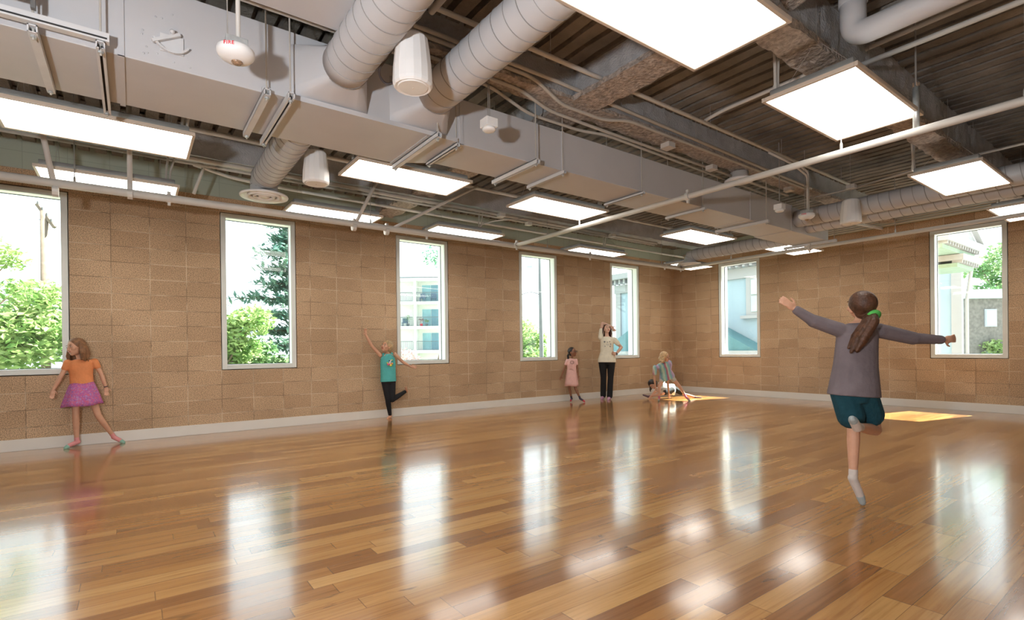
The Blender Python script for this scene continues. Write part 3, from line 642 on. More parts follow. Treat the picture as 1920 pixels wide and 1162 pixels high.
# ------------------------------------------------------------------ outdoors (seen over-exposed through the windows)
struct(MB().box(-60, 60, .6, 90, -4.3, -4.0), 'ground', plain('lawn', (.24, .26, .20), .9, 0, .3, .5))
struct(MB().box(.6, 70, -40, .6, -4.3, -4.0), 'ground_side', plain('gravel', (.35, .34, .3), .9, 0, .2, 1))
LG = leaf_mat('leaf_green', (.10, .22, .08), (.30, .42, .20)); LY = leaf_mat('leaf_yellow_green', (.13, .26, .06), (.42, .52, .22)); LP = leaf_mat('pine_needles', (.09, .20, .17), (.28, .42, .31)); LR = leaf_mat('leaf_plum', (.32, .20, .20), (.45, .34, .32)); LS = leaf_mat('leaf_bluegreen', (.05, .22, .14), (.16, .36, .22))
BK = plain('bark', (.20, .15, .11), .9, 0, .25, 6, .5, 30); PO = plain('weathered_pole', (.16, .12, .09), .85, 0, .2, 5)
def leaves(blobs, n, size, rs, flat=.5):
    m = MB(); tot = sum(b[3]**2 for b in blobs)
    for bx, by, bz, br in blobs:
        for _ in range(int(n*br*br/tot)):
            d = V((rs.gauss(0, 1), rs.gauss(0, 1), rs.gauss(0, 1))).normalized()*br*(rs.random()**.45); p = V((bx, by, bz))+V((d.x, d.y, d.z*.75))
            a = V((rs.gauss(0, 1), rs.gauss(0, 1), rs.gauss(0, flat))).normalized(); b = a.cross(V((rs.gauss(0, 1), rs.gauss(0, 1), rs.gauss(0, 1)))).normalized(); s = size*rs.uniform(.6, 1.3)
            c = a.cross(b)*s*.12
            m.add([p-a*s, p-b*s*.45+c, p+a*s, p+b*s*.45+c], [(0, 1, 2, 3)])
    return m
def tree(name, base, blobs, n, size, mat, label, cat='tree', tr=.16, seed=1, group=None):
    rs = random.Random(seed); t = thing(name, base, label, cat, group)
    leaves(blobs, n, size, rs).build('foliage', mat, t)
    m = MB(); b = V(base); cen = sum((V(x[:3]) for x in blobs), V((0, 0, 0)))/len(blobs); mid = b.lerp(cen, .55)
    m.tube([b, mid, cen], [tr, tr*.75, tr*.4], 9)
    for x in blobs: m.tube([mid.lerp(cen, rs.uniform(0, .8)), V(x[:3])], [tr*.4, tr*.08], 6)
    m.build('trunk', BK, t, smooth=True); return t
def cloud(c, R, k, r, seed, zs=.8):
    rs = random.Random(seed); out = []
    for _ in range(k): d = V((rs.gauss(0, 1), rs.gauss(0, 1), rs.gauss(0, 1))).normalized()*R*rs.uniform(.35, 1); out.append((c[0]+d.x, c[1]+d.y, c[2]+d.z*zs, r*rs.uniform(.7, 1.2)))
    return out
tree('leafy_tree', (-17.5, 17, -4), cloud((-16.3, 16.5, 2.2), 3.3, 24, 1.2, 3), 17000, .15, LY, 'broad bright green tree filling the lower left of the first window', seed=3)
tree('leafy_tree', (-12.6, 20, -4), cloud((-12.7, 20, 1.9), 2.9, 16, 1.2, 5), 10000, .16, LG, 'green tree behind the utility pole at the right side of the first window', seed=5)
tree('locust_tree', (-16.5, 5, -4), [(-13.45, 2.6, 2.95, .42), (-13.1, 2.7, 2.75, .36), (-12.85, 2.85, 2.62, .26), (-13.3, 2.7, 3.3, .3), (-13.2, 2.5, 2.08, .22), (-12.75, 2.6, 2.12, .24), (-13.7, 2.7, 2.4, .35), (-13.6, 2.7, 1.8, .3), (-14.3, 3, 2.8, .6)], 3300, .045, LY, 'near yellow-green branches hanging into the first window', seed=8, tr=.1)
tree('leafy_tree', (-9.5, 13, -4), cloud((-8.9, 12.6, 1.0), 2.0, 16, .85, 11), 10000, .12, LY, 'rounded pale green tree at the lower left of the second window', seed=11)
tree('leafy_tree', (-6.6, 14, -4), cloud((-7.0, 14.4, .1), 1.7, 10, .8, 12), 7000, .12, LG, 'darker green tree at the lower right of the second window', seed=12)
tree('red_tree', (2.0, 21.3, -4), cloud((2.0, 21.3, -.1), 1.3, 9, .75, 21), 2600, .08, LR, 'plum-leaved tree at the lower left of the third window', seed=21, tr=.08)
tree('leafy_tree', (1.4, 8.9, -4), cloud((1.5, 8.6, 1.1), 1.6, 12, .7, 31), 7000, .09, LY, 'leafy green tree filling the lower half of the fourth window', seed=31)
tree('leafy_tree', (7.2, 13.5, -4), cloud((7.4, 13.4, 1.0), 1.8, 10, .9, 32), 4000, .12, LG, 'tall green tree glimpsed at the left edge of the fifth window', seed=32)
tree('leafy_tree', (-7.5, 1.5, -4), [(-5.95, .75, 2.86, .15), (-5.85, .8, 2.68, .12), (-5.72, .8, 2.60, .12), (-5.9, .8, 2.48, .10), (-5.8, .8, 2.34, .12), (-6.4, .9, 3.0, .3)], 520, .035, LS, 'sparse dark leaf sprays at the upper left of the fourth window', seed=33, tr=.03)
tree('garden_shrub', (19.0, -3.1, -4), cloud((18.2, -3.0, .5), .9, 7, .5, 41), 2400, .09, LY, 'bright green shrub top at the bottom of the rightmost window', 'shrub', seed=41, tr=.05)
tree('leafy_tree', (24, -1.5, -4), cloud((24, -2.2, 4.6), 1.7, 8, .9, 42), 2600, .14, LG, 'pale green treetop above the brick building in the rightmost window', seed=42)
# pine
t = thing('pine_tree', (-5.0, 17.2, -4), 'tall blue-green pine with drooping layered branches in the second window', 'tree')
MB().tube([(-5.0, 17.2, -4), (-5.0, 17.2, 3), (-5.0, 17.2, 9.5)], [.32, .22, .05], 12).build('trunk', BK, t, smooth=True)
rs = random.Random(4); m = MB(); br = MB()
for lay in range(15):
    z = -1.5+lay*.72; L = 4.1*(1-lay/17.5)+.35*math.sin(lay*2.1)
    for k in range(10):
        a = k*.63+lay*1.1+rs.uniform(-.2, .2); d = V((math.cos(a), math.sin(a), 0)); l = L*rs.uniform(.65, 1.1)
        tip = V((-5.0, 17.2, z))+d*l+V((0, 0, -.25+.12*l)); br.tube([V((-5.0, 17.2, z)), tip], [.05, .012], 5)
        for q in range(120):
            s = rs.uniform(.2, 1.02); p = V((-5.0, 17.2, z)).lerp(tip, s)+V((rs.gauss(0, .2), rs.gauss(0, .2), rs.gauss(0, .12))); e = (d+V((rs.gauss(0, .5), rs.gauss(0, .5), rs.gauss(.2, .35)))).normalized()*.2; w = e.cross(V((0, 0, 1))).normalized()*.08
            m.add([p-e, p+w, p+e, p-w], [(0, 1, 2, 3)])
m.build('needles', LP, t); br.build('branches', BK, t)
# utility poles
t = thing('utility_pole', (-14.33, 21.2, -4), 'weathered wooden utility pole with tilted crossarm in the first window', 'utility pole')
MB().tube([(-14.33, 21.2, -4), (-14.30, 21.2, 7.25)], [.19, .145], 14).build('pole', PO, t, smooth=True)
x = MB().bar((-14.55, 21.35, 7.55), (-13.95, 20.95, 6.55), .12, .12).build('crossarm', PO, t)
for k in range(4): MB().lathe((-14.5+.15*k, 21.3-.1*k, 7.52-.25*k), [(.05, 0), (.05, .12), (.02, .17)], 8).build('insulator', M['lbody'], t)
MB().lathe((-14.1, 21.0, 2.0), [(.26, 0), (.28, .05), (.28, .09), (.24, .12)], 16).build('cable_loop', M['lbody'], t)
t = thing('utility_pole', (.12, 5.6, -4), 'grey utility pole with a curved arm at the right side of the fourth window', 'utility pole')
MB().tube([(.15, 5.6, -4), (.15, 5.6, 6)], .075, 14).build('pole', plain('grey_pole', (.16, .17, .17), .8), t, smooth=True)
MB().tube(fillet([(.15, 5.6, 3.0), (-.15, 5.75, 3.13), (-.45, 5.9, 3.02)], .3), .012, 8).build('curved_arm', M['lbody'], t)
t2 = MB().lathe((-.13, 5.9, 3.98), [(.10, 0), (.13, .04), (.13, .75), (.1, .8)], 20).build('transformer', plain('pale_blue_enamel', (.55, .66, .80), .5), t, smooth=True)
for i, (a, b) in enumerate([((-25, 14, 4.5), (-14.33, 21.2, 6.9)), ((-14.33, 21.2, 6.9), (10, 30, 6.2)), ((-30, 20, 1.3), (-14.3, 21.1, 2.1))]):
    pts = [V(a).lerp(V(b), k/14)-V((0, 0, .5*math.sin(PI*k/14))) for k in range(15)]
    tag(MB().tube(pts, .012, 5).build('utility_wire', M['rubber']), ['upper utility wire left of the wooden pole', 'utility wire right of the wooden pole', 'lower utility wire reaching the wooden pole'][i], 'wire')
# apartment block
c0 = V((15.2, 46.65, 0)); ax = V((math.cos(-.634), math.sin(-.634), 0)); ay = V((-ax.y, ax.x, 0))
AP = plain('cream_stucco', (.72, .73, .69), .8, 0, .03); AR = plain('dark_railing', (.10, .12, .13), .5); AG = plain('bluish_door_glass', (.22, .40, .45), .2, 0, .2, .8); AW = plain('white_trim', (.80, .81, .80), .6)
class LM(MB):
    def box(s, x0, x1, y0, y1, z0, z1):
        n = len(s.v); MB.box(s, x0, x1, y0, y1, z0, z1)
        for i in range(n, len(s.v)): v = s.v[i]; s.v[i] = tuple(c0+ax*v[0]+ay*v[1]+V((0, 0, v[2])))
        return s
t = thing('apartment_building', c0+V((0, 0, -4)), 'cream four-storey apartment building with balconies in the third window', 'building')
LM().box(-9, 12, 1.3, 9, -4, 9.2).build('wall', AP, t)
LM().box(-9.3, 12.3, -.5, 9.3, 9.2, 9.5).build('roof_edge', AW, t)
LM().box(-9.3, 12.3, -.5, -.44, 9.5, 9.62).build('roof_flashing', AR, t)
for zf in (1.15, 3.95, 6.8): LM().box(-9, 12, -.3, 1.3, zf-.30, zf).build('balcony_slab', AW, t)
for xd in (-6.5, -.05, 6.4): LM().box(xd-.12, xd+.12, -.25, 1.3, -4, 9.2).build('divider_wall', AP, t)
for fi, zf in enumerate((1.15, 3.95, 6.8)):
    for x0, x1 in ((-6.3, -.35), (.1, 6.2)):
        m = LM(); m.box(x0, x1, -.24, -.20, zf+1.02, zf+1.08); m.box(x0, x1, -.24, -.20, zf+.08, zf+.12)
        k = x0
        while k < x1: m.box(k, k+.03, -.23, -.21, zf+.1, zf+1.04); k += .17
        m.build('balcony_railing', AR, t)
    for x0 in (.55, -4.4):
        d = LM().box(x0-.08, x0+2.15, 1.22, 1.30, zf, zf+2.12).build('door_frame', AW, t)
        LM().box(x0, x0+1.0, 1.18, 1.24, zf+.05, zf+2.05).build('door_pane', AG, d); LM().box(x0+1.05, x0+2.08, 1.16, 1.24, zf+.05, zf+2.05).build('door_pane', plain('darker_glass', (.14, .27, .34), .2), d)
LM().box(.9, 3.0, 1.2, 1.31, -1.6, -.9).build('basement_window', AG, t)
def seat(x, y, z, lb):
    q = thing('balcony_chair', c0+ax*x+ay*y+V((0, 0, z)), lb, 'chair'); cb = plain('blue_chair', (.10, .16, .24), .6)
    LM().box(x-.3, x+.3, y-.3, y+.3, z+.4, z+.48).build('seat', cb, q); LM().box(x-.3, x+.3, y+.26, y+.32, z+.48, z+1.0).build('backrest', cb, q)
    for dx in (-.26, .26):
        for dy in (-.26, .26): LM().box(x+dx-.03, x+dx+.03, y+dy-.03, y+dy+.03, z, z+.4).build('leg', cb, q)
seat(.75, .3, 6.8, 'left dark chair on the top right balcony of the apartment building'); seat(2.0, .3, 6.8, 'right dark chair on the top right balcony of the apartment building'); seat(-1.35, .3, 3.95, 'dark chair on the middle left balcony of the apartment building')
for i, (x, h, mt) in enumerate([(-1.0, 1.6, LG), (.6, 1.1, LR), (1.2, .8, LG), (2.8, 1.0, LS), (3.3, 1.3, LG)]):
    p = c0+ax*x+ay*.2+V((0, 0, 3.95)); q = thing('potted_plant', p, ['tall potted plant on the middle left balcony', 'reddish potted plant on the middle right balcony, nearest the divider', 'low potted plant, second from the divider on the middle right balcony', 'potted plant, second from the right on the middle right balcony', 'rightmost potted plant on the middle right balcony'][i], 'plant')
    MB().lathe(p, [(.14, 0), (.18, .3), (.15, .3)], 12).build('pot', M['red'] if i == 1 else AR, q); leaves([(p.x, p.y, p.z+.3+h*.4, h*.35)], 90, .08, random.Random(i)).build('foliage', mt, q)
# neighbouring pale blue house
HB = plain('pale_blue_stucco', (.30, .40, .47), .8, 0, .03, 1); HW = plain('white_house_trim', (.32, .33, .345), .6, 0, .02); HT = plain('teal_roof', (.09, .20, .23), .8, 0, .1, 3)
t = thing('blue_house', (5, 1, -4), 'pale blue neighbouring house with white cornice seen through the right windows', 'house')
MB().box(5, 5.35, -4.58, 6.45, -4, 3.42).build('wall', HB, t)
MB().box(5.35, 12, -2.9, 6.45, -4, 3.42).build('rear_wall', HB, t)
MB().box(4.9, 5.45, -4.66, 6.55, 3.38, 3.72).build('frieze', HW, t)
MB().box(4.45, 5.6, -4.7, 6.9, 3.90, 4.12).build('cornice', HW, t)
m = MB(); k = -4.6
while k < 6.6: m.box(4.6, 4.9, k, k+.09, 3.72, 3.90); k += .24
m.build('dentils', HW, t)
m = MB().add([(4.6, -2.9, 4.12), (12.4, -2.9, 4.12), (12.4, 6.9, 4.12), (4.6, 6.9, 4.12), (8, -1.5, 5.6), (9, -1.5, 5.6), (9, 5.5, 5.6), (8, 5.5, 5.6)], [(0, 1, 5, 4), (1, 2, 6, 5), (2, 3, 7, 6), (3, 0, 4, 7), (4, 5, 6, 7)]); m.build('roof', plain('pale_shingle', (.6, .63, .66), .8), t)
w = MB().box(4.93, 5.0, -.48, .83, 2.12, 3.40).build('window_casing', HW, t)
MB().box(4.90, 4.935, -.30, .64, 2.26, 2.76).build('lower_sash', plain('pale_aqua_glass', (.42, .60, .58), .25, 0, .15, 2), w); MB().box(4.90, 4.935, -.30, .64, 2.82, 3.30).build('upper_sash', plain('pale_aqua_glass_b', (.46, .66, .66), .25, 0, .1, 2), w)
MB().box(4.82, 5.0, -.62, .98, 2.04, 2.14).build('window_sill', HW, t)
MB().box(4.95, 5.02, -4.64, -4.44, -4, 3.4).build('corner_board', HW, t); MB().box(4.95, 5.02, -4.05, -3.95, 2.0, 2.9).build('thin_window', HW, t)
MB().box(4.92, 5.0, 6.25, 6.5, -4, 3.4).build('corner_board', HW, t)
# porch gable (teal) low in front of the wall
t = thing('porch_roof', (4.2, 3.3, 1.0), 'low dark teal gabled porch roof in front of the pale blue house', 'roof')
MB().add([(4.0, .0, 1.0), (4.0, 6.5, 1.0), (4.0, 3.25, 2.75), (4.9, .0, 1.0), (4.9, 6.5, 1.0), (4.9, 3.25, 2.75)], [(0, 2, 1), (3, 4, 5), (0, 3, 5, 2), (1, 2, 5, 4), (0, 1, 4, 3)]).build('gable', HT, t)
MB().box(3.9, 4.95, -.25, 6.7, .84, 1.0).build('white_eave', HW, t)
MB().box(4.3, 4.9, .2, 6.3, -4, .84).build('porch_wall', HB, t)
# projecting cornices with brackets in the rightmost window
def eave(x0, x1, y0, z0, dz, label, arch):
    t = thing('house_eave', ((x0+x1)/2, y0, z0), label, 'eave')
    f = MB(); f.add([(x0, y0, z0), (x1, y0, z0), (x1, y0+.7, z0), (x0, y0+.7, z0), (x0, y0, z0+dz), (x1+.05, y0-.04, z0+dz), (x1+.05, y0+.7, z0+dz), (x0, y0+.7, z0+dz)], [(0, 3, 2, 1), (4, 5, 6, 7), (0, 1, 5, 4), (1, 2, 6, 5), (2, 3, 7, 6), (3, 0, 4, 7)]); f.build('fascia', HW, t)
    m = MB(); k = x0+.05
    while k < x1-.05: m.box(k, k+.05, y0+.03, y0+.2, z0-.06, z0); k += .17
    m.build('dentils', HW, t); MB().box(x0, x1-.15, y0+.1, y0+.7, z0-.14, z0-.06).build('soffit', plain('pale_green_soffit', (.24, .33, .26), .8), t); return t
t = eave(1.3, 3.7, -5.28, 3.13, .14, 'upper white house eave with dentils in the rightmost window', True)
m = MB().add([(1.3, -5.1, 3.27), (3.75, -5.2, 3.27), (1.3, -5.1, 4.6), (1.3, -5.0, 3.27), (3.75, -5.1, 3.27), (1.3, -5.0, 4.6)], [(0, 1, 2), (3, 5, 4), (1, 4, 5, 2), (0, 3, 4, 1)]); m.build('gable_panel', plain('white_clapboard', (.33, .345, .36), .7), t)
MB().bar((1.3, -5.15, 4.75), (3.82, -5.26, 3.3), .10, .12).build('rake_board', HW, t)
eave(2.4, 3.75, -5.25, 2.86, .12, 'lower white house eave with dentils in the rightmost window', True)
t = thing('downspout', (4.6, -4.75, 2.6), 'white slanting downspout beside the pale blue house corner', 'downspout')
MB().tube(fillet([(3.5, -5.15, 2.85), (4.75, -4.78, 2.2), (4.75, -4.78, -4)], .08), .035, 10).build('pipe', HW, t)
# brick building far behind
t = thing('brick_building', (20, -4, -4), 'dark brick building with small white windows in the rightmost window', 'building')
BR = plain('dark_brick', (.15, .14, .125), .9, 0, .25, 9)
d = V((.80, -.60, 0)); nrm = V((.6, .8, 0)); o = V((17.2, -1.95, 0))
class BM(MB):
    def box(s, x0, x1, y0, y1, z0, z1):
        n = len(s.v); MB.box(s, x0, x1, y0, y1, z0, z1)
        for i in range(n, len(s.v)): v = s.v[i]; s.v[i] = tuple(o+d*v[0]+nrm*v[1]+V((0, 0, v[2])))
        return s
BM().box(-3, 6, 0, 5, -4, 3.05).build('wall', BR, t); BM().box(-3.1, 6.1, -.25, 5.2, 3.05, 3.42).build('parapet', plain('aqua_parapet', (.45, .60, .58), .7), t)
for x0, z0 in ((.85, 1.85), (.85, .1), (2.1, 1.85), (2.1, .1)):
    f = BM().box(x0, x0+.5, -.05, .02, z0, z0+.75).build('window', HW, t); BM().box(x0+.05, x0+.45, -.08, -.04, z0+.06, z0+.69).build('pane', plain('pane_glass', (.5, .6, .62), .3), f)
# ------------------------------------------------------------------ people
J = {}
J['girl_orange'] = dict(head=(-11.871,-0.190,1.207), chin=(-11.890,-0.240,1.137), neck=(-11.832,-0.170,1.071), shL=(-11.945,-0.170,1.029), shR=(-11.696,-0.170,1.036), elL=(-12.007,-0.170,0.865), elR=(-11.632,-0.170,0.877), wrL=(-12.080,-0.170,0.704), wrR=(-11.589,-0.170,0.710), haL=(-12.094,-0.190,0.581), haR=(-11.580,-0.190,0.585), hipL=(-11.870,-0.170,0.751), hipR=(-11.760,-0.170,0.745), knL=(-11.876,-0.200,0.400), knR=(-11.667,-0.190,0.369), anL=(-11.873,-0.150,0.079), anR=(-11.522,-0.110,0.087), toL=(-11.982,-0.200,0.007), toR=(-11.415,-0.170,0.003))
J['girl_teal'] = dict(head=(-7.937,-0.190,1.188), chin=(-8.033,-0.230,1.136), neck=(-7.907,-0.170,1.082), shL=(-8.037,-0.170,1.058), shR=(-7.785,-0.170,1.072), elL=(-8.180,-0.170,1.207), elR=(-7.634,-0.170,0.925), wrL=(-8.276,-0.170,1.380), wrR=(-7.508,-0.170,0.854), haL=(-8.295,-0.190,1.487), haR=(-7.448,-0.190,0.839), hipL=(-7.960,-0.170,0.633), hipR=(-7.843,-0.170,0.628), knL=(-7.930,-0.200,0.325), knR=(-7.859,-0.230,0.313), anL=(-7.870,-0.150,0.042), anR=(-7.555,-0.090,0.429), toL=(-7.947,-0.210,-0.003), toR=(-7.581,-0.150,0.507))
J['girl_pink'] = dict(head=(-3.844,-0.272,1.049), chin=(-3.840,-0.325,0.993), neck=(-3.845,-0.247,0.925), shL=(-3.923,-0.190,0.876), shR=(-3.773,-0.300,0.879), elL=(-3.980,-0.149,0.691), elR=(-3.748,-0.319,0.687), wrL=(-4.027,-0.115,0.545), wrR=(-3.740,-0.325,0.552), haL=(-4.055,-0.095,0.458), haR=(-3.737,-0.328,0.456), hipL=(-3.894,-0.212,0.577), hipR=(-3.813,-0.272,0.575), knL=(-3.907,-0.228,0.297), knR=(-3.802,-0.305,0.284), anL=(-3.845,-0.224,0.079), anR=(-3.749,-0.382,0.083), toL=(-3.955,-0.318,0.028), toR=(-3.752,-0.528,0.016))
J['woman'] = dict(head=(-2.878,-0.341,1.549), chin=(-2.922,-0.420,1.446), neck=(-2.875,-0.344,1.390), shL=(-2.984,-0.263,1.368), shR=(-2.752,-0.434,1.317), elL=(-2.938,-0.272,1.675), elR=(-2.621,-0.530,1.139), wrL=(-2.737,-0.345,1.604), wrR=(-2.758,-0.505,1.000), haL=(-2.712,-0.438,1.483), haR=(-2.895,-0.491,1.025), hipL=(-2.957,-0.285,0.838), hipR=(-2.805,-0.396,0.835), knL=(-2.946,-0.294,0.484), knR=(-2.833,-0.401,0.483), anL=(-2.956,-0.288,0.072), anR=(-2.901,-0.427,0.060), toL=(-3.063,-0.334,0.006), toR=(-3.024,-0.486,-0.003))
J['bender'] = dict(head=(-2.350,-1.484,0.926), chin=(-2.315,-1.510,0.826), neck=(-2.304,-1.394,0.824), shL=(-2.482,-1.326,0.715), shR=(-2.170,-1.467,0.777), elL=(-2.469,-1.298,0.490), elR=(-2.102,-1.357,0.385), wrL=(-2.437,-1.298,0.275), wrR=(-2.045,-1.338,0.130), haL=(-2.420,-1.311,0.173), haR=(-2.020,-1.332,0.025), hipL=(-2.225,-1.329,0.481), hipR=(-2.088,-1.429,0.501), knL=(-2.374,-1.344,0.285), knR=(-1.986,-1.567,0.299), anL=(-2.376,-1.343,0.060), anR=(-1.931,-1.669,0.098), toL=(-2.484,-1.413,0.013), toR=(-1.937,-1.789,-0.005))
J['sitter'] = dict(head=(-2.014,-0.892,0.302), chin=(-1.986,-0.913,0.206), neck=(-1.928,-0.955,0.289), shL=(-1.982,-1.040,0.237), shR=(-1.766,-0.975,0.353), elL=(-2.075,-0.997,0.169), elR=(-1.818,-0.912,0.209), wrL=(-2.167,-0.967,0.067), wrR=(-1.916,-0.841,0.091), haL=(-2.195,-0.946,0.021), haR=(-1.955,-0.812,0.020), hipL=(-1.739,-1.194,0.185), hipR=(-1.549,-1.110,0.193), knL=(-2.060,-1.169,0.120), knR=(-1.453,-1.304,0.080), anL=(-2.174,-0.900,0.052), anR=(-1.278,-1.495,0.011), toL=(-2.277,-0.824,0.088), toR=(-1.245,-1.606,0.004))
J['runner'] = dict(head=(-7.242,-6.844,1.390), chin=(-7.134,-6.825,1.328), neck=(-7.258,-6.833,1.283), shL=(-7.360,-6.758,1.233), shR=(-7.143,-6.918,1.226), elL=(-7.474,-6.637,1.292), elR=(-6.928,-7.050,1.164), wrL=(-7.560,-6.549,1.380), wrR=(-6.729,-7.171,1.150), haL=(-7.611,-6.511,1.430), haR=(-6.622,-7.225,1.164), hipL=(-7.341,-6.773,0.796), hipR=(-7.234,-6.852,0.783), knL=(-7.270,-6.801,0.563), knR=(-7.055,-6.860,0.515), anL=(-7.297,-6.807,0.211), anR=(-7.495,-6.909,0.586), toL=(-7.222,-6.838,0.016), toR=(-7.615,-6.920,0.654))

def hand(m, w, tip, palm_n, s, curl=.35, r=None):
    w = V(w); tip = V(tip); d = (tip-w).normalized(); L = .165*s; n = V(palm_n); n = (n-d*n.dot(d)).normalized(); side = d.cross(n)
    p = w+d*L*.28; m.ell(p, (d*L*.32, side*.036*s, n*.016*s)); m.ell(w+d*L*.05, (d*L*.2, side*.024*s, n*.017*s))
    for k, (o, l) in enumerate(((-.027, .40), (-.009, .47), (.009, .45), (.026, .36))):
        a = w+d*L*.5+side*o*s; b = a+(d+n*curl*.5+side*o*4).normalized()*L*l*.5; c = b+(d+n*curl*1.8+side*o*3).normalized()*L*l*.5
        m.caps([a, b, c], [.0088*s, .008*s, .0068*s], 8)
    a = w+d*L*.12-side*.026*s; b = a+(d*.7-side*.8+n*.3).normalized()*L*.26; c = b+(d-side*.25+n*.4).normalized()*L*.2
    m.caps([a, b, c], [.011*s, .0095*s, .008*s], 8)
def person(key, label, front, s, skin, hw=None, look=None, barefoot=False, thin=1.0, headscale=1.0, armr=1.0, toes=None):
    j = {k: V(v) for k, v in J[key].items()}; s_ = s
    hipc = (j['hipL']+j['hipR'])/2; shc = (j['shL']+j['shR'])/2; R = (j['shR']-j['shL']).normalized(); up = (j['neck']-hipc).normalized(); R = (R-up*R.dot(up)).normalized(); D = R.cross(up)
    if D.dot(V(front)) < 0: D = -D
    hd = (j['hipR']-j['hipL']).normalized()
    zmin = min(j['toL'].z, j['toR'].z, j['anL'].z)
    t = thing('person', (hipc.x, hipc.y, max(0, min(zmin, 0))), label, 'person')
    sh = (j['shR']-j['shL']).length/2; hh = max((j['hipR']-j['hipL']).length/2, .06)
    m = MB()
    def ring(f, ru, rv, dd=0): c = hipc.lerp(j['neck'], f)+D*dd; return (c, R*ru, D*rv)
    m.loft([ring(-.10, hh*.9, .075*s), ring(.0, hh+.062*s, .098*s), ring(.12, hh+.062*s, .10*s), ring(.38, .118*s*thin+.01, .082*s), ring(.62, .132*s*thin+.01, .09*s), ring(.82, sh*.86, .085*s), ring(.93, sh*.72, .062*s), ring(1.0, .05*s, .05*s)])
    for a in 'LR':
        m.caps([j['sh'+a]-up*.01*s, j['el'+a], j['wr'+a]], [.045*s*armr, .034*s*armr, .0235*s*armr])
        fa = j['el'+a].lerp(j['wr'+a], .3); m.caps([j['el'+a], fa, j['wr'+a]], [.033*s*armr, .036*s*armr, .0235*s*armr])
        hp = j['hip'+a]; kn = j['kn'+a]; an = j['an'+a]; cf = kn.lerp(an, .32)
        m.caps([hp, hp.lerp(kn, .45), kn, cf, an], [.082*s, .068*s, .050*s, .050*s, .031*s])
        to = j['to'+a]; heel = an+(an-kn).normalized()*.03*s-(to-an).normalized()*.02*s
        fd = (to-an).normalized(); m.caps([an, heel, an.lerp(to, .6), to-fd*.02*s], [.031*s, .033*s, .030*s, .021*s])
        if barefoot:
            sd = fd.cross(V((0, 0, 1))).normalized()
            for q in (-.02, -.008, .004, .016): m.ball(to+sd*q*s+fd*(.0-abs(q-.0)*.3), .010*s, 8)
        hand(m, j['wr'+a], j['ha'+a], D if a == 'L' else D, s)
    # head
    hc = j['head']; fdir = V(look) if look else (j['chin']-hc); 
    hup = (hc-(j['neck']*.5+j['chin']*.5)); hup = hup.normalized(); fdir = (fdir-hup*fdir.dot(hup)).normalized(); sd = hup.cross(fdir); hs = headscale*(.93+.07*s)
    m.ell(hc+hup*.018*hs-fdir*.008*hs, (sd*.072*hs, fdir*.088*hs, hup*.085*hs), 20, 14); m.ell(hc-hup*.045*hs+fdir*.018*hs, (sd*.053*hs, fdir*.060*hs, hup*.055*hs)); m.ell(hc-hup*.085*hs+fdir*.045*hs, (sd*.024*hs, fdir*.024*hs, hup*.02*hs))
    m.ell(hc-hup*.02*hs+fdir*.083*hs, (sd*.011*hs, fdir*.018*hs, hup*.020*hs)); m.ell(hc-hup*.035*hs+fdir*.088*hs, (sd*.015*hs, fdir*.012*hs, hup*.009*hs))
    for q in (-1, 1): m.ell(hc+sd*q*.072*hs-hup*.012*hs, (sd*.008*hs, fdir*.015*hs, hup*.024*hs)); m.ell(hc+sd*q*.038*hs-hup*.025*hs+fdir*.052*hs, (sd*.024*hs, fdir*.02*hs, hup*.024*hs))
    m.caps([j['neck']-up*.03*s, hc-hup*.05*hs-fdir*.015*hs], [.044*s, .040*s])
    body = remesh(m, 'body', skin, t, .0055 if s < .9 else .0065, 3)
    for q in (-1, 1):
        e = hc+sd*q*.030*hs+hup*.002*hs+fdir*.0745*hs; MB().ell(e, (sd*.0115*hs, fdir*.007*hs, hup*.006*hs), 12, 8).build('eye', M['eye'], t, smooth=True)
        MB().ell(e+fdir*.0045*hs, (sd*.0058*hs, fdir*.004*hs, hup*.0056*hs), 10, 7).build('iris', M['iris'], t, smooth=True)
        b = e+hup*.019*hs+fdir*.004*hs; MB().ell(b, (sd*.017*hs, fdir*.005*hs, hup*.003*hs), 10, 6).build('eyebrow', M['brow'], t, smooth=True)
    MB().ell(hc-hup*.058*hs+fdir*.078*hs, (sd*.020*hs, fdir*.008*hs, hup*.0065*hs), 12, 8).build('mouth', M['lip'], t, smooth=True)
    return dict(t=t, j=j, R=R, up=up, D=D, hipc=hipc, ring=ring, s=s, sh=sh, hh=hh, hc=hc, fdir=fdir, hup=hup, sd=sd, hs=hs, body=body, thin=thin)
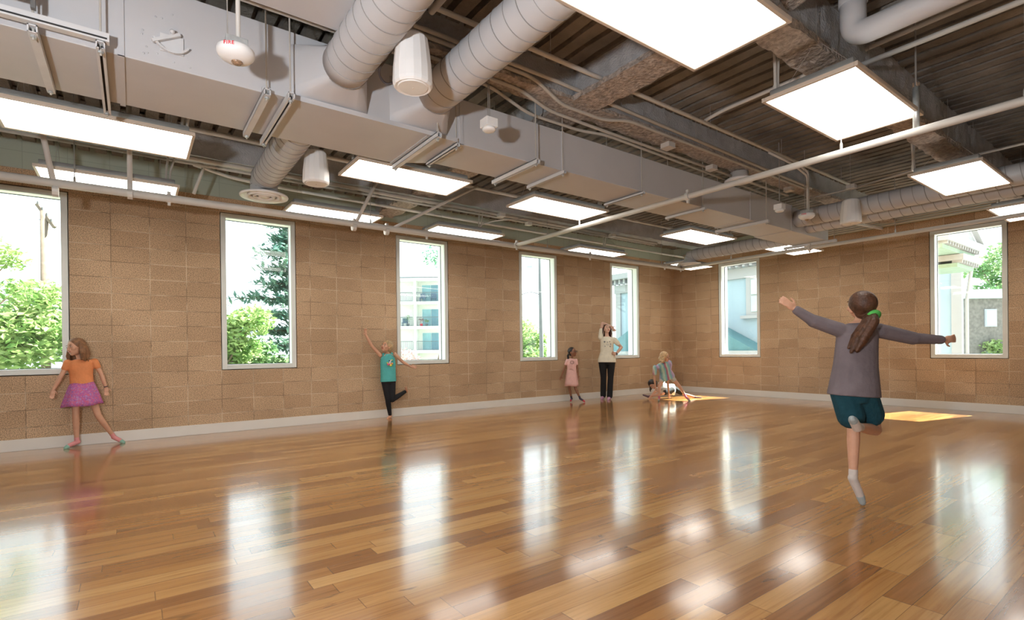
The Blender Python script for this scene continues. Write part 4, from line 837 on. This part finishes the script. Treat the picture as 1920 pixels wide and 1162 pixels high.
def shirt(P, mat, bottom=.12, sleeve=.45, name='shirt', flare=.0, tank=False, loose=.012, wide=0):
    s, j, ring = P['s'], P['j'], P['ring']; m = MB(); sh, hh = P['sh'], P['hh']; g = loose
    m.loft([ring(bottom-.14, hh+.070*s+g+flare, .105*s+g+flare*.7), ring(bottom, hh+.066*s+g+flare*.8, .105*s+g+flare*.5), ring(.38, .122*s*P['thin']+.014+g+flare*.5, .09*s+g+flare*.3), ring(.62, .137*s*P['thin']+.012+g+wide, .096*s+g), ring(.82, sh*.88+g+wide, .09*s+g), ring(.93, sh*(.5 if tank else .76)+g, .068*s+g), ring(.985, (.052 if not tank else .07)*s, .05*s)])
    if tank:
        for a in 'LR': m.caps([j['sh'+a].lerp(j['neck'], .42), j['sh'+a].lerp(j['neck'], .42)-P['up']*.07*s], [.028*s, .04*s])
    elif sleeve:
        for a in 'LR':
            e = j['sh'+a].lerp(j['el'+a], min(sleeve, 1)); m.caps([j['sh'+a]-P['up']*.008*s, e], [.053*s+g*.5, .046*s+g*.5])
            if sleeve > 1: m.caps([j['el'+a], j['el'+a].lerp(j['wr'+a], sleeve-1)], [.043*s+g*.4, .033*s+g*.3])
    return remesh(m, name, mat, P['t'], .0065, 3)
def skirt(P, mat, f0, f1, r0, r1, name='skirt', pleats=9, amp=.05, drop=None):
    s = P['s']; c0_ = P['hipc'].lerp(P['j']['neck'], f0); bot = V((P['hipc'].x, P['hipc'].y, drop)); n = 7; rings = []
    for i in range(n+1):
        t = i/n; c = c0_.lerp(bot, t); a = P['hh']+r0+(r1-r0)*t**.8; rings.append((c, P['R']*a, P['D']*(a*.72 if i else a*.7)))
    k = [0]
    def fn(an, idx): return 1
    m = MB(); seg = 44; base = 0
    for i, (c, u, v) in enumerate(rings):
        for q in range(seg): an = 2*PI*q/seg; mm = 1+amp*(i/n)*math.sin(an*pleats+.7*math.sin(an*2)); m.v.append(tuple(c+u*math.cos(an)*mm+v*math.sin(an)*mm+V((0, 0, .006*math.sin(an*pleats*.5)))))
    for i in range(n):
        for q in range(seg): q2 = (q+1) % seg; m.f.append((i*seg+q, i*seg+q2, (i+1)*seg+q2, (i+1)*seg+q))
    m.f.append(tuple(range(seg))); o = m.build(name, mat, P['t'], smooth=True); sm = o.modifiers.new('t', 'SOLIDIFY'); sm.thickness = .004; return o
def trousers(P, mat, frac=1.0, fr_r=None, loose=.012, name='trousers', top=.2, hem=.0):
    s, j = P['s'], P['j']; m = MB(); ring = P['ring']; g = loose
    m.loft([ring(-.13, P['hh']*.9+g, .085*s+g), ring(.0, P['hh']+.066*s+g, .103*s+g), ring(.12, P['hh']+.062*s+g, .103*s+g), ring(top, P['hh']+.045*s+g, .095*s+g)])
    for a in 'LR':
        hp, kn, an = j['hip'+a], j['kn'+a], j['an'+a]
        fr = fr_r if (fr_r and a == 'R') else frac
        if frac <= 1: e = hp.lerp(kn, fr); m.caps([hp, e], [.086*s+g, (.070*s+g+hem)])
        else: e = kn.lerp(an, frac-1); m.caps([hp, hp.lerp(kn, .45), kn, kn.lerp(an, .35), e], [.086*s+g, .072*s+g, .054*s+g, .053*s+g, .036*s+g+hem])
    return remesh(m, name, mat, P['t'], .0065, 3)
def socks(P, mat, mat2=None, up=.22, which='LR'):
    s, j = P['s'], P['j']
    for a in which:
        kn, an, to = j['kn'+a], j['an'+a], j['to'+a]; fd = (to-an).normalized(); heel = an+(an-kn).normalized()*.03*s-fd*.02*s
        m = MB(); m.caps([an.lerp(kn, up), an, heel, an.lerp(to, .6), to-fd*.018*s], [.037*s, .036*s, .038*s, .035*s, .026*s]); o = remesh(m, 'sock', mat, P['t'], .005, 3)
        if mat2:
            m = MB(); m.caps([an.lerp(to, .74), to-fd*.014*s], [.035*s, .028*s]); c = remesh(m, 'sock_toe', mat2, P['t'], .005, 3)
def hair(P, mat, length=0, back=0, vol=.012, seed=1, tail=None, part_face=.0, name='hair', tailr=.03):
    rs = random.Random(seed); hs, hc, f, u, sd = P['hs'], P['hc'], P['fdir'], P['hup'], P['sd']; m = MB()
    m.ell(hc+u*.034*hs-f*.024*hs, (sd*(.075+vol)*hs, f*(.082+vol)*hs, u*(.076+vol)*hs), 22, 14)
    if not tail or length: pass
    m.ell(hc-f*.045*hs-u*.02*hs, (sd*(.062+vol)*hs, f*.05*hs, u*.06*hs))
    if length:
        for k in range(44):
            a = PI*.43+(2*PI-PI*.86)*k/43; o = f*math.cos(a)+sd*math.sin(a); a2 = rs.uniform(-.1, .1)
            p0 = hc+u*.05*hs+o*.060*hs-f*.02*hs; p1 = hc-u*.01*hs+o*(.084+vol)*hs-f*.012*hs; q = length*rs.uniform(.8, 1.05); w = V((0, 0, -1))
            p2 = p1+w*q*.5+o*(.012+rs.uniform(-.01, .014))*hs; p3 = p1+w*q+o*rs.uniform(-.012, .02)*hs+sd*rs.uniform(-.01, .01)
            m.caps([p0, p1, p2, p3], [.020*hs, .020*hs, .016*hs, .006*hs], 7)
    if tail:
        pts = [V(p) for p in tail]
        for k in range(12):
            o = V((rs.gauss(0, 1), rs.gauss(0, 1), rs.gauss(0, .6))).normalized()*tailr*rs.uniform(.2, .9); m.caps([pts[0]+o*.3]+[p+o*(.8+.5*i/len(pts)) for i, p in enumerate(pts[1:])], [tailr*.55]*(len(pts)-1)+[tailr*.2], 7)
    return remesh(m, name, mat, P['t'], .0048, 2, .4)
cl = lambda n, c, v=.06, sc=14, b=.6: plain(n, c, .85, 0, v, sc, b, 33)
CAMV = V((-11.31, -8.30, 1.1))
toward = lambda p: (CAMV-V(p)).normalized()
# girl in the orange shirt
P = person('girl_orange', 'girl in an orange t-shirt and pink skirt leaning on the wall at far left', (0, -1, 0), .70, M['skin'], look=(-.52, -.44, -.03), thin=1.05)
sh_ = shirt(P, cl('orange_cotton', (.72, .26, .10)), bottom=.14, sleeve=.42, loose=.008)
m_, t_, b_, ns_, L_ = nt('pink_floral_cotton'); tc_ = N(ns_, 'ShaderNodeTexCoord'); vo_ = N(ns_, 'ShaderNodeTexVoronoi', Scale=95.0); L_.new(tc_.outputs['Object'], vo_.inputs[0]); r_ = ramp(ns_, [(0, (.30, .13, .38)), (.4, (.50, .12, .34)), (.7, (.62, .13, .22)), (1, (.40, .28, .55))]); s_ = N(ns_, 'ShaderNodeSeparateColor'); L_.new(vo_.outputs['Color'], s_.inputs[0]); L_.new(s_.outputs[0], r_.inputs[0]); L_.new(r_.outputs[0], b_.inputs['Base Color']); b_.inputs['Roughness'].default_value = .85
skirt(P, m_, .13, 0, .048, .135, pleats=7, amp=.07, drop=.505)
socks(P, cl('pink_sock', (.72, .30, .30)), cl('mint_toe', (.28, .50, .40)), up=.12)
hair(P, plain('brown_hair', (.23, .11, .05), .5, 0, .4, 30, .5, 90), length=.17, vol=.012, seed=3)
MB().lathe(P['j']['wrR']+V((0, 0, .01)), [(.021, -.005), (.024, 0), (.021, .005)], 16, axis=(P['j']['elR']-P['j']['wrR'])).build('bracelet', M['rubber'], P['t'])
# girl in the teal tank top
P = person('girl_teal', 'girl in a teal tank top and black leggings, one arm raised', (0, -1, 0), .74, M['skin'], look=(-.66, -.36, .52), barefoot=True, thin=1.08)
shirt(P, cl('teal_cotton', (.09, .42, .40)), bottom=.10, tank=True, loose=.010, flare=.014)
trousers(P, cl('black_leggings', (.012, .012, .014)), 1.92, None, .004, 'leggings')
hair(P, plain('sandy_hair', (.42, .29, .15), .5, 0, .35, 30, .5, 90), vol=.014, seed=5, tail=[P['hc']-P['fdir']*.09+P['hup']*.01, P['hc']-P['fdir']*.115-V((0, 0, .06)), P['hc']-P['fdir']*.10-V((0, 0, .13))], tailr=.02)
pc = P['hipc'].lerp(P['j']['neck'], .66)+P['D']*.083
for i, (dx, dz, r, c) in enumerate([(-.03, -.03, .022, (.75, .12, .25)), (.01, -.045, .02, (.8, .65, .1)), (.035, -.02, .018, (.8, .3, .1)), (-.045, -.005, .014, (.75, .7, .15)), (-.005, -.018, .018, (.8, .35, .45)), (.03, -.05, .014, (.2, .5, .15)), (.0, .01, .016, (.85, .85, .88)), (.012, .03, .014, (.85, .85, .88)), (-.008, .028, .012, (.08, .07, .2)), (.035, .042, .012, (.6, .75, .2)), (-.04, -.05, .013, (.15, .4, .3))]):
    MB().ell(pc+P['R']*dx+P['up']*dz, (P['R']*r, P['D']*.016, P['up']*r), 12, 7).build('shirt_print', plain('print_%d' % i, c, .7, 0, .02), P['t'], smooth=True)
# small girl in the pink dress
P = person('girl_pink', 'small girl in a pale pink dress, glasses and dark ponytail standing against the wall', (-.68, -.73, 0), .60, M['skinb'], look=(.20, -.95, -.08), headscale=.98)
shirt(P, cl('pale_pink_cotton', (.76, .45, .40)), bottom=.2, sleeve=.42, name='dress_top', loose=.008); skirt(P, cl('pale_pink_cotton_b', (.76, .45, .40)), .36, 0, .030, .085, 'dress_skirt', 8, .04, drop=.335)
socks(P, cl('dark_sock', (.05, .04, .06)), cl('red_toe', (.45, .05, .07)), up=.25)
hair(P, plain('black_hair', (.018, .013, .012), .4, 0, .3, 30, .4, 90), vol=.008, seed=6, tail=[P['hc']-P['fdir']*.085, P['hc']-P['fdir']*.12-V((0, 0, .06)), P['hc']-P['fdir']*.11-V((0, 0, .13))], tailr=.024)
g = P['t']
for q in (-1, 1):
    c = P['hc']+P['sd']*q*.030+P['fdir']*.095; ring_ = [c+P['sd']*.022*math.cos(a)+P['hup']*.017*math.sin(a) for a in [i*2*PI/16 for i in range(17)]]; MB().tube(ring_, .0025, 5).build('eyeglasses', M['rubber'], g)
    MB().tube([c+P['sd']*q*.022, P['hc']+P['sd']*q*.08-P['fdir']*.0], .002, 5).build('eyeglasses', M['rubber'], g)
pc = P['hipc'].lerp(P['j']['neck'], .74)+P['D']*.066
for i in range(11): a = i*2*PI/11; MB().ell(pc+P['R']*.036*math.cos(a)+P['up']*.032*math.sin(a), (P['R']*.006, P['D']*.014, P['up']*.006), 8, 6).build('heart_print', M['brow'], g)
# woman
P = person('woman', 'woman in a cream t-shirt and black trousers, one arm over her head', (-.7, -.7, 0), 1.0, M['skinp'], look=(-.38, -.9, -.12), thin=.85)
shirt(P, cl('cream_cotton', (.82, .77, .62)), bottom=.10, sleeve=.5, loose=.018, flare=.022)
trousers(P, cl('black_trousers', (.010, .010, .011)), 1.96, None, .010, hem=.018)
socks(P, cl('mauve_sock', (.50, .27, .38)), up=.1)
hair(P, plain('dark_brown_hair', (.055, .022, .016), .4, 0, .35, 30, .5, 80), length=.20, vol=.008, seed=9)
MB().lathe(P['j']['wrR'], [(.030, -.012), (.034, 0), (.030, .012)], 18, axis=(P['j']['elR']-P['j']['wrR'])).build('wristwatch', M['rubber'], P['t'])
pc = P['hipc'].lerp(P['j']['neck'], .68)+P['D']*.098; NV = plain('navy_print', (.06, .07, .13), .8, 0, .05)
for dx, dz, r in [(-.07, .05, .022), (-.01, .04, .020), (.04, .055, .016), (-.06, -.045, .012), (-.005, -.02, .028), (.05, -.05, .018), (.06, .0, .014), (-.035, .0, .010)]:
    a0 = rnd.random()*3
    for k in range(6): a = a0+k*PI/3; MB().ell(pc+P['R']*(dx+r*.6*math.cos(a))+P['up']*(dz+r*.6*math.sin(a)), (P['R']*r*.32, P['D']*.018, P['up']*r*.26), 8, 6).build('shirt_motif', NV, P['t'])
# bending child in tie-dye
P = person('bender', 'child in a striped tie-dye shirt bending down in a wide stance in the far corner', (.2, -.9, 0), .66, M['skin'], look=(.45, -.75, -.6))
TD = stripes('tie_dye', [(.50, .34, .52), (.62, .46, .60), (.18, .42, .44), (.55, .66, .48), (.15, .44, .46), (.50, .06, .16), (.55, .62, .50), (.22, .52, .52), (.50, .34, .52)], 3.4, (0, .35, .5))
shirt(P, TD, bottom=.05, sleeve=.6, name='shirt', loose=.028, flare=.02, wide=.01)
trousers(P, cl('pale_shorts', (.55, .50, .40)), .35, None, .008, 'shorts')
socks(P, cl('rose_sock', (.55, .16, .22)), cl('grey_toe', (.30, .30, .24)), up=.28)
hair(P, plain('blond_hair', (.62, .42, .22), .5, 0, .3, 30, .5, 90), length=.07, vol=.012, seed=12)
# sitting child stretching behind
P = person('sitter', 'dark-haired child in a white shirt stretching low on the floor in the far corner', (-.3, -.7, -.6), .62, M['skin'], look=(-.5, -.5, -.7))
shirt(P, cl('white_cotton', (.75, .74, .68)), bottom=.08, sleeve=.5, loose=.016); trousers(P, cl('black_shorts', (.014, .014, .014)), .7, None, .012, 'shorts'); socks(P, cl('brown_sock', (.16, .10, .12)), up=.15)
hair(P, plain('very_dark_hair', (.03, .02, .015), .4, 0, .3, 30, .4, 90), length=.10, vol=.014, seed=15)
# runner
P = person('runner', 'foreground child in grey long-sleeve top and teal shorts running away, arms spread', (.59, .8, 0), .80, M['skin'], look=(.62, .78, .05), thin=1.0)
shirt(P, cl('grey_jersey', (.17, .14, .15), .12, 9, .5), bottom=.10, sleeve=1.88, loose=.018, flare=.034)
trousers(P, cl('teal_shorts', (.006, .055, .078), .1), .72, .56, .020, 'shorts', hem=.012)
socks(P, cl('white_sock', (.62, .55, .50)), cl('grey_sole', (.36, .40, .40)), up=.12)
hb = P['hc']-P['fdir']*.098-P['hup']*.03
hair(P, plain('chestnut_hair', (.085, .036, .018), .45, 0, .4, 30, .5, 80), vol=.010, seed=18, tail=[hb, hb-P['fdir']*.05-P['sd']*.0-V((0, 0, .03))-R0*.04, hb-P['fdir']*.05-R0*.10-V((0, 0, .12)), hb-P['fdir']*.03-R0*.13-V((0, 0, .20))], tailr=.055)
MB().lathe(hb-P['fdir']*.022, [(.026, -.016), (.046, -.008), (.048, .008), (.026, .016)], 14, axis=-P['fdir']-V((0, 0, .3))).build('scrunchie', plain('green_scrunchie', (.10, .50, .10), .8), P['t'], smooth=True)
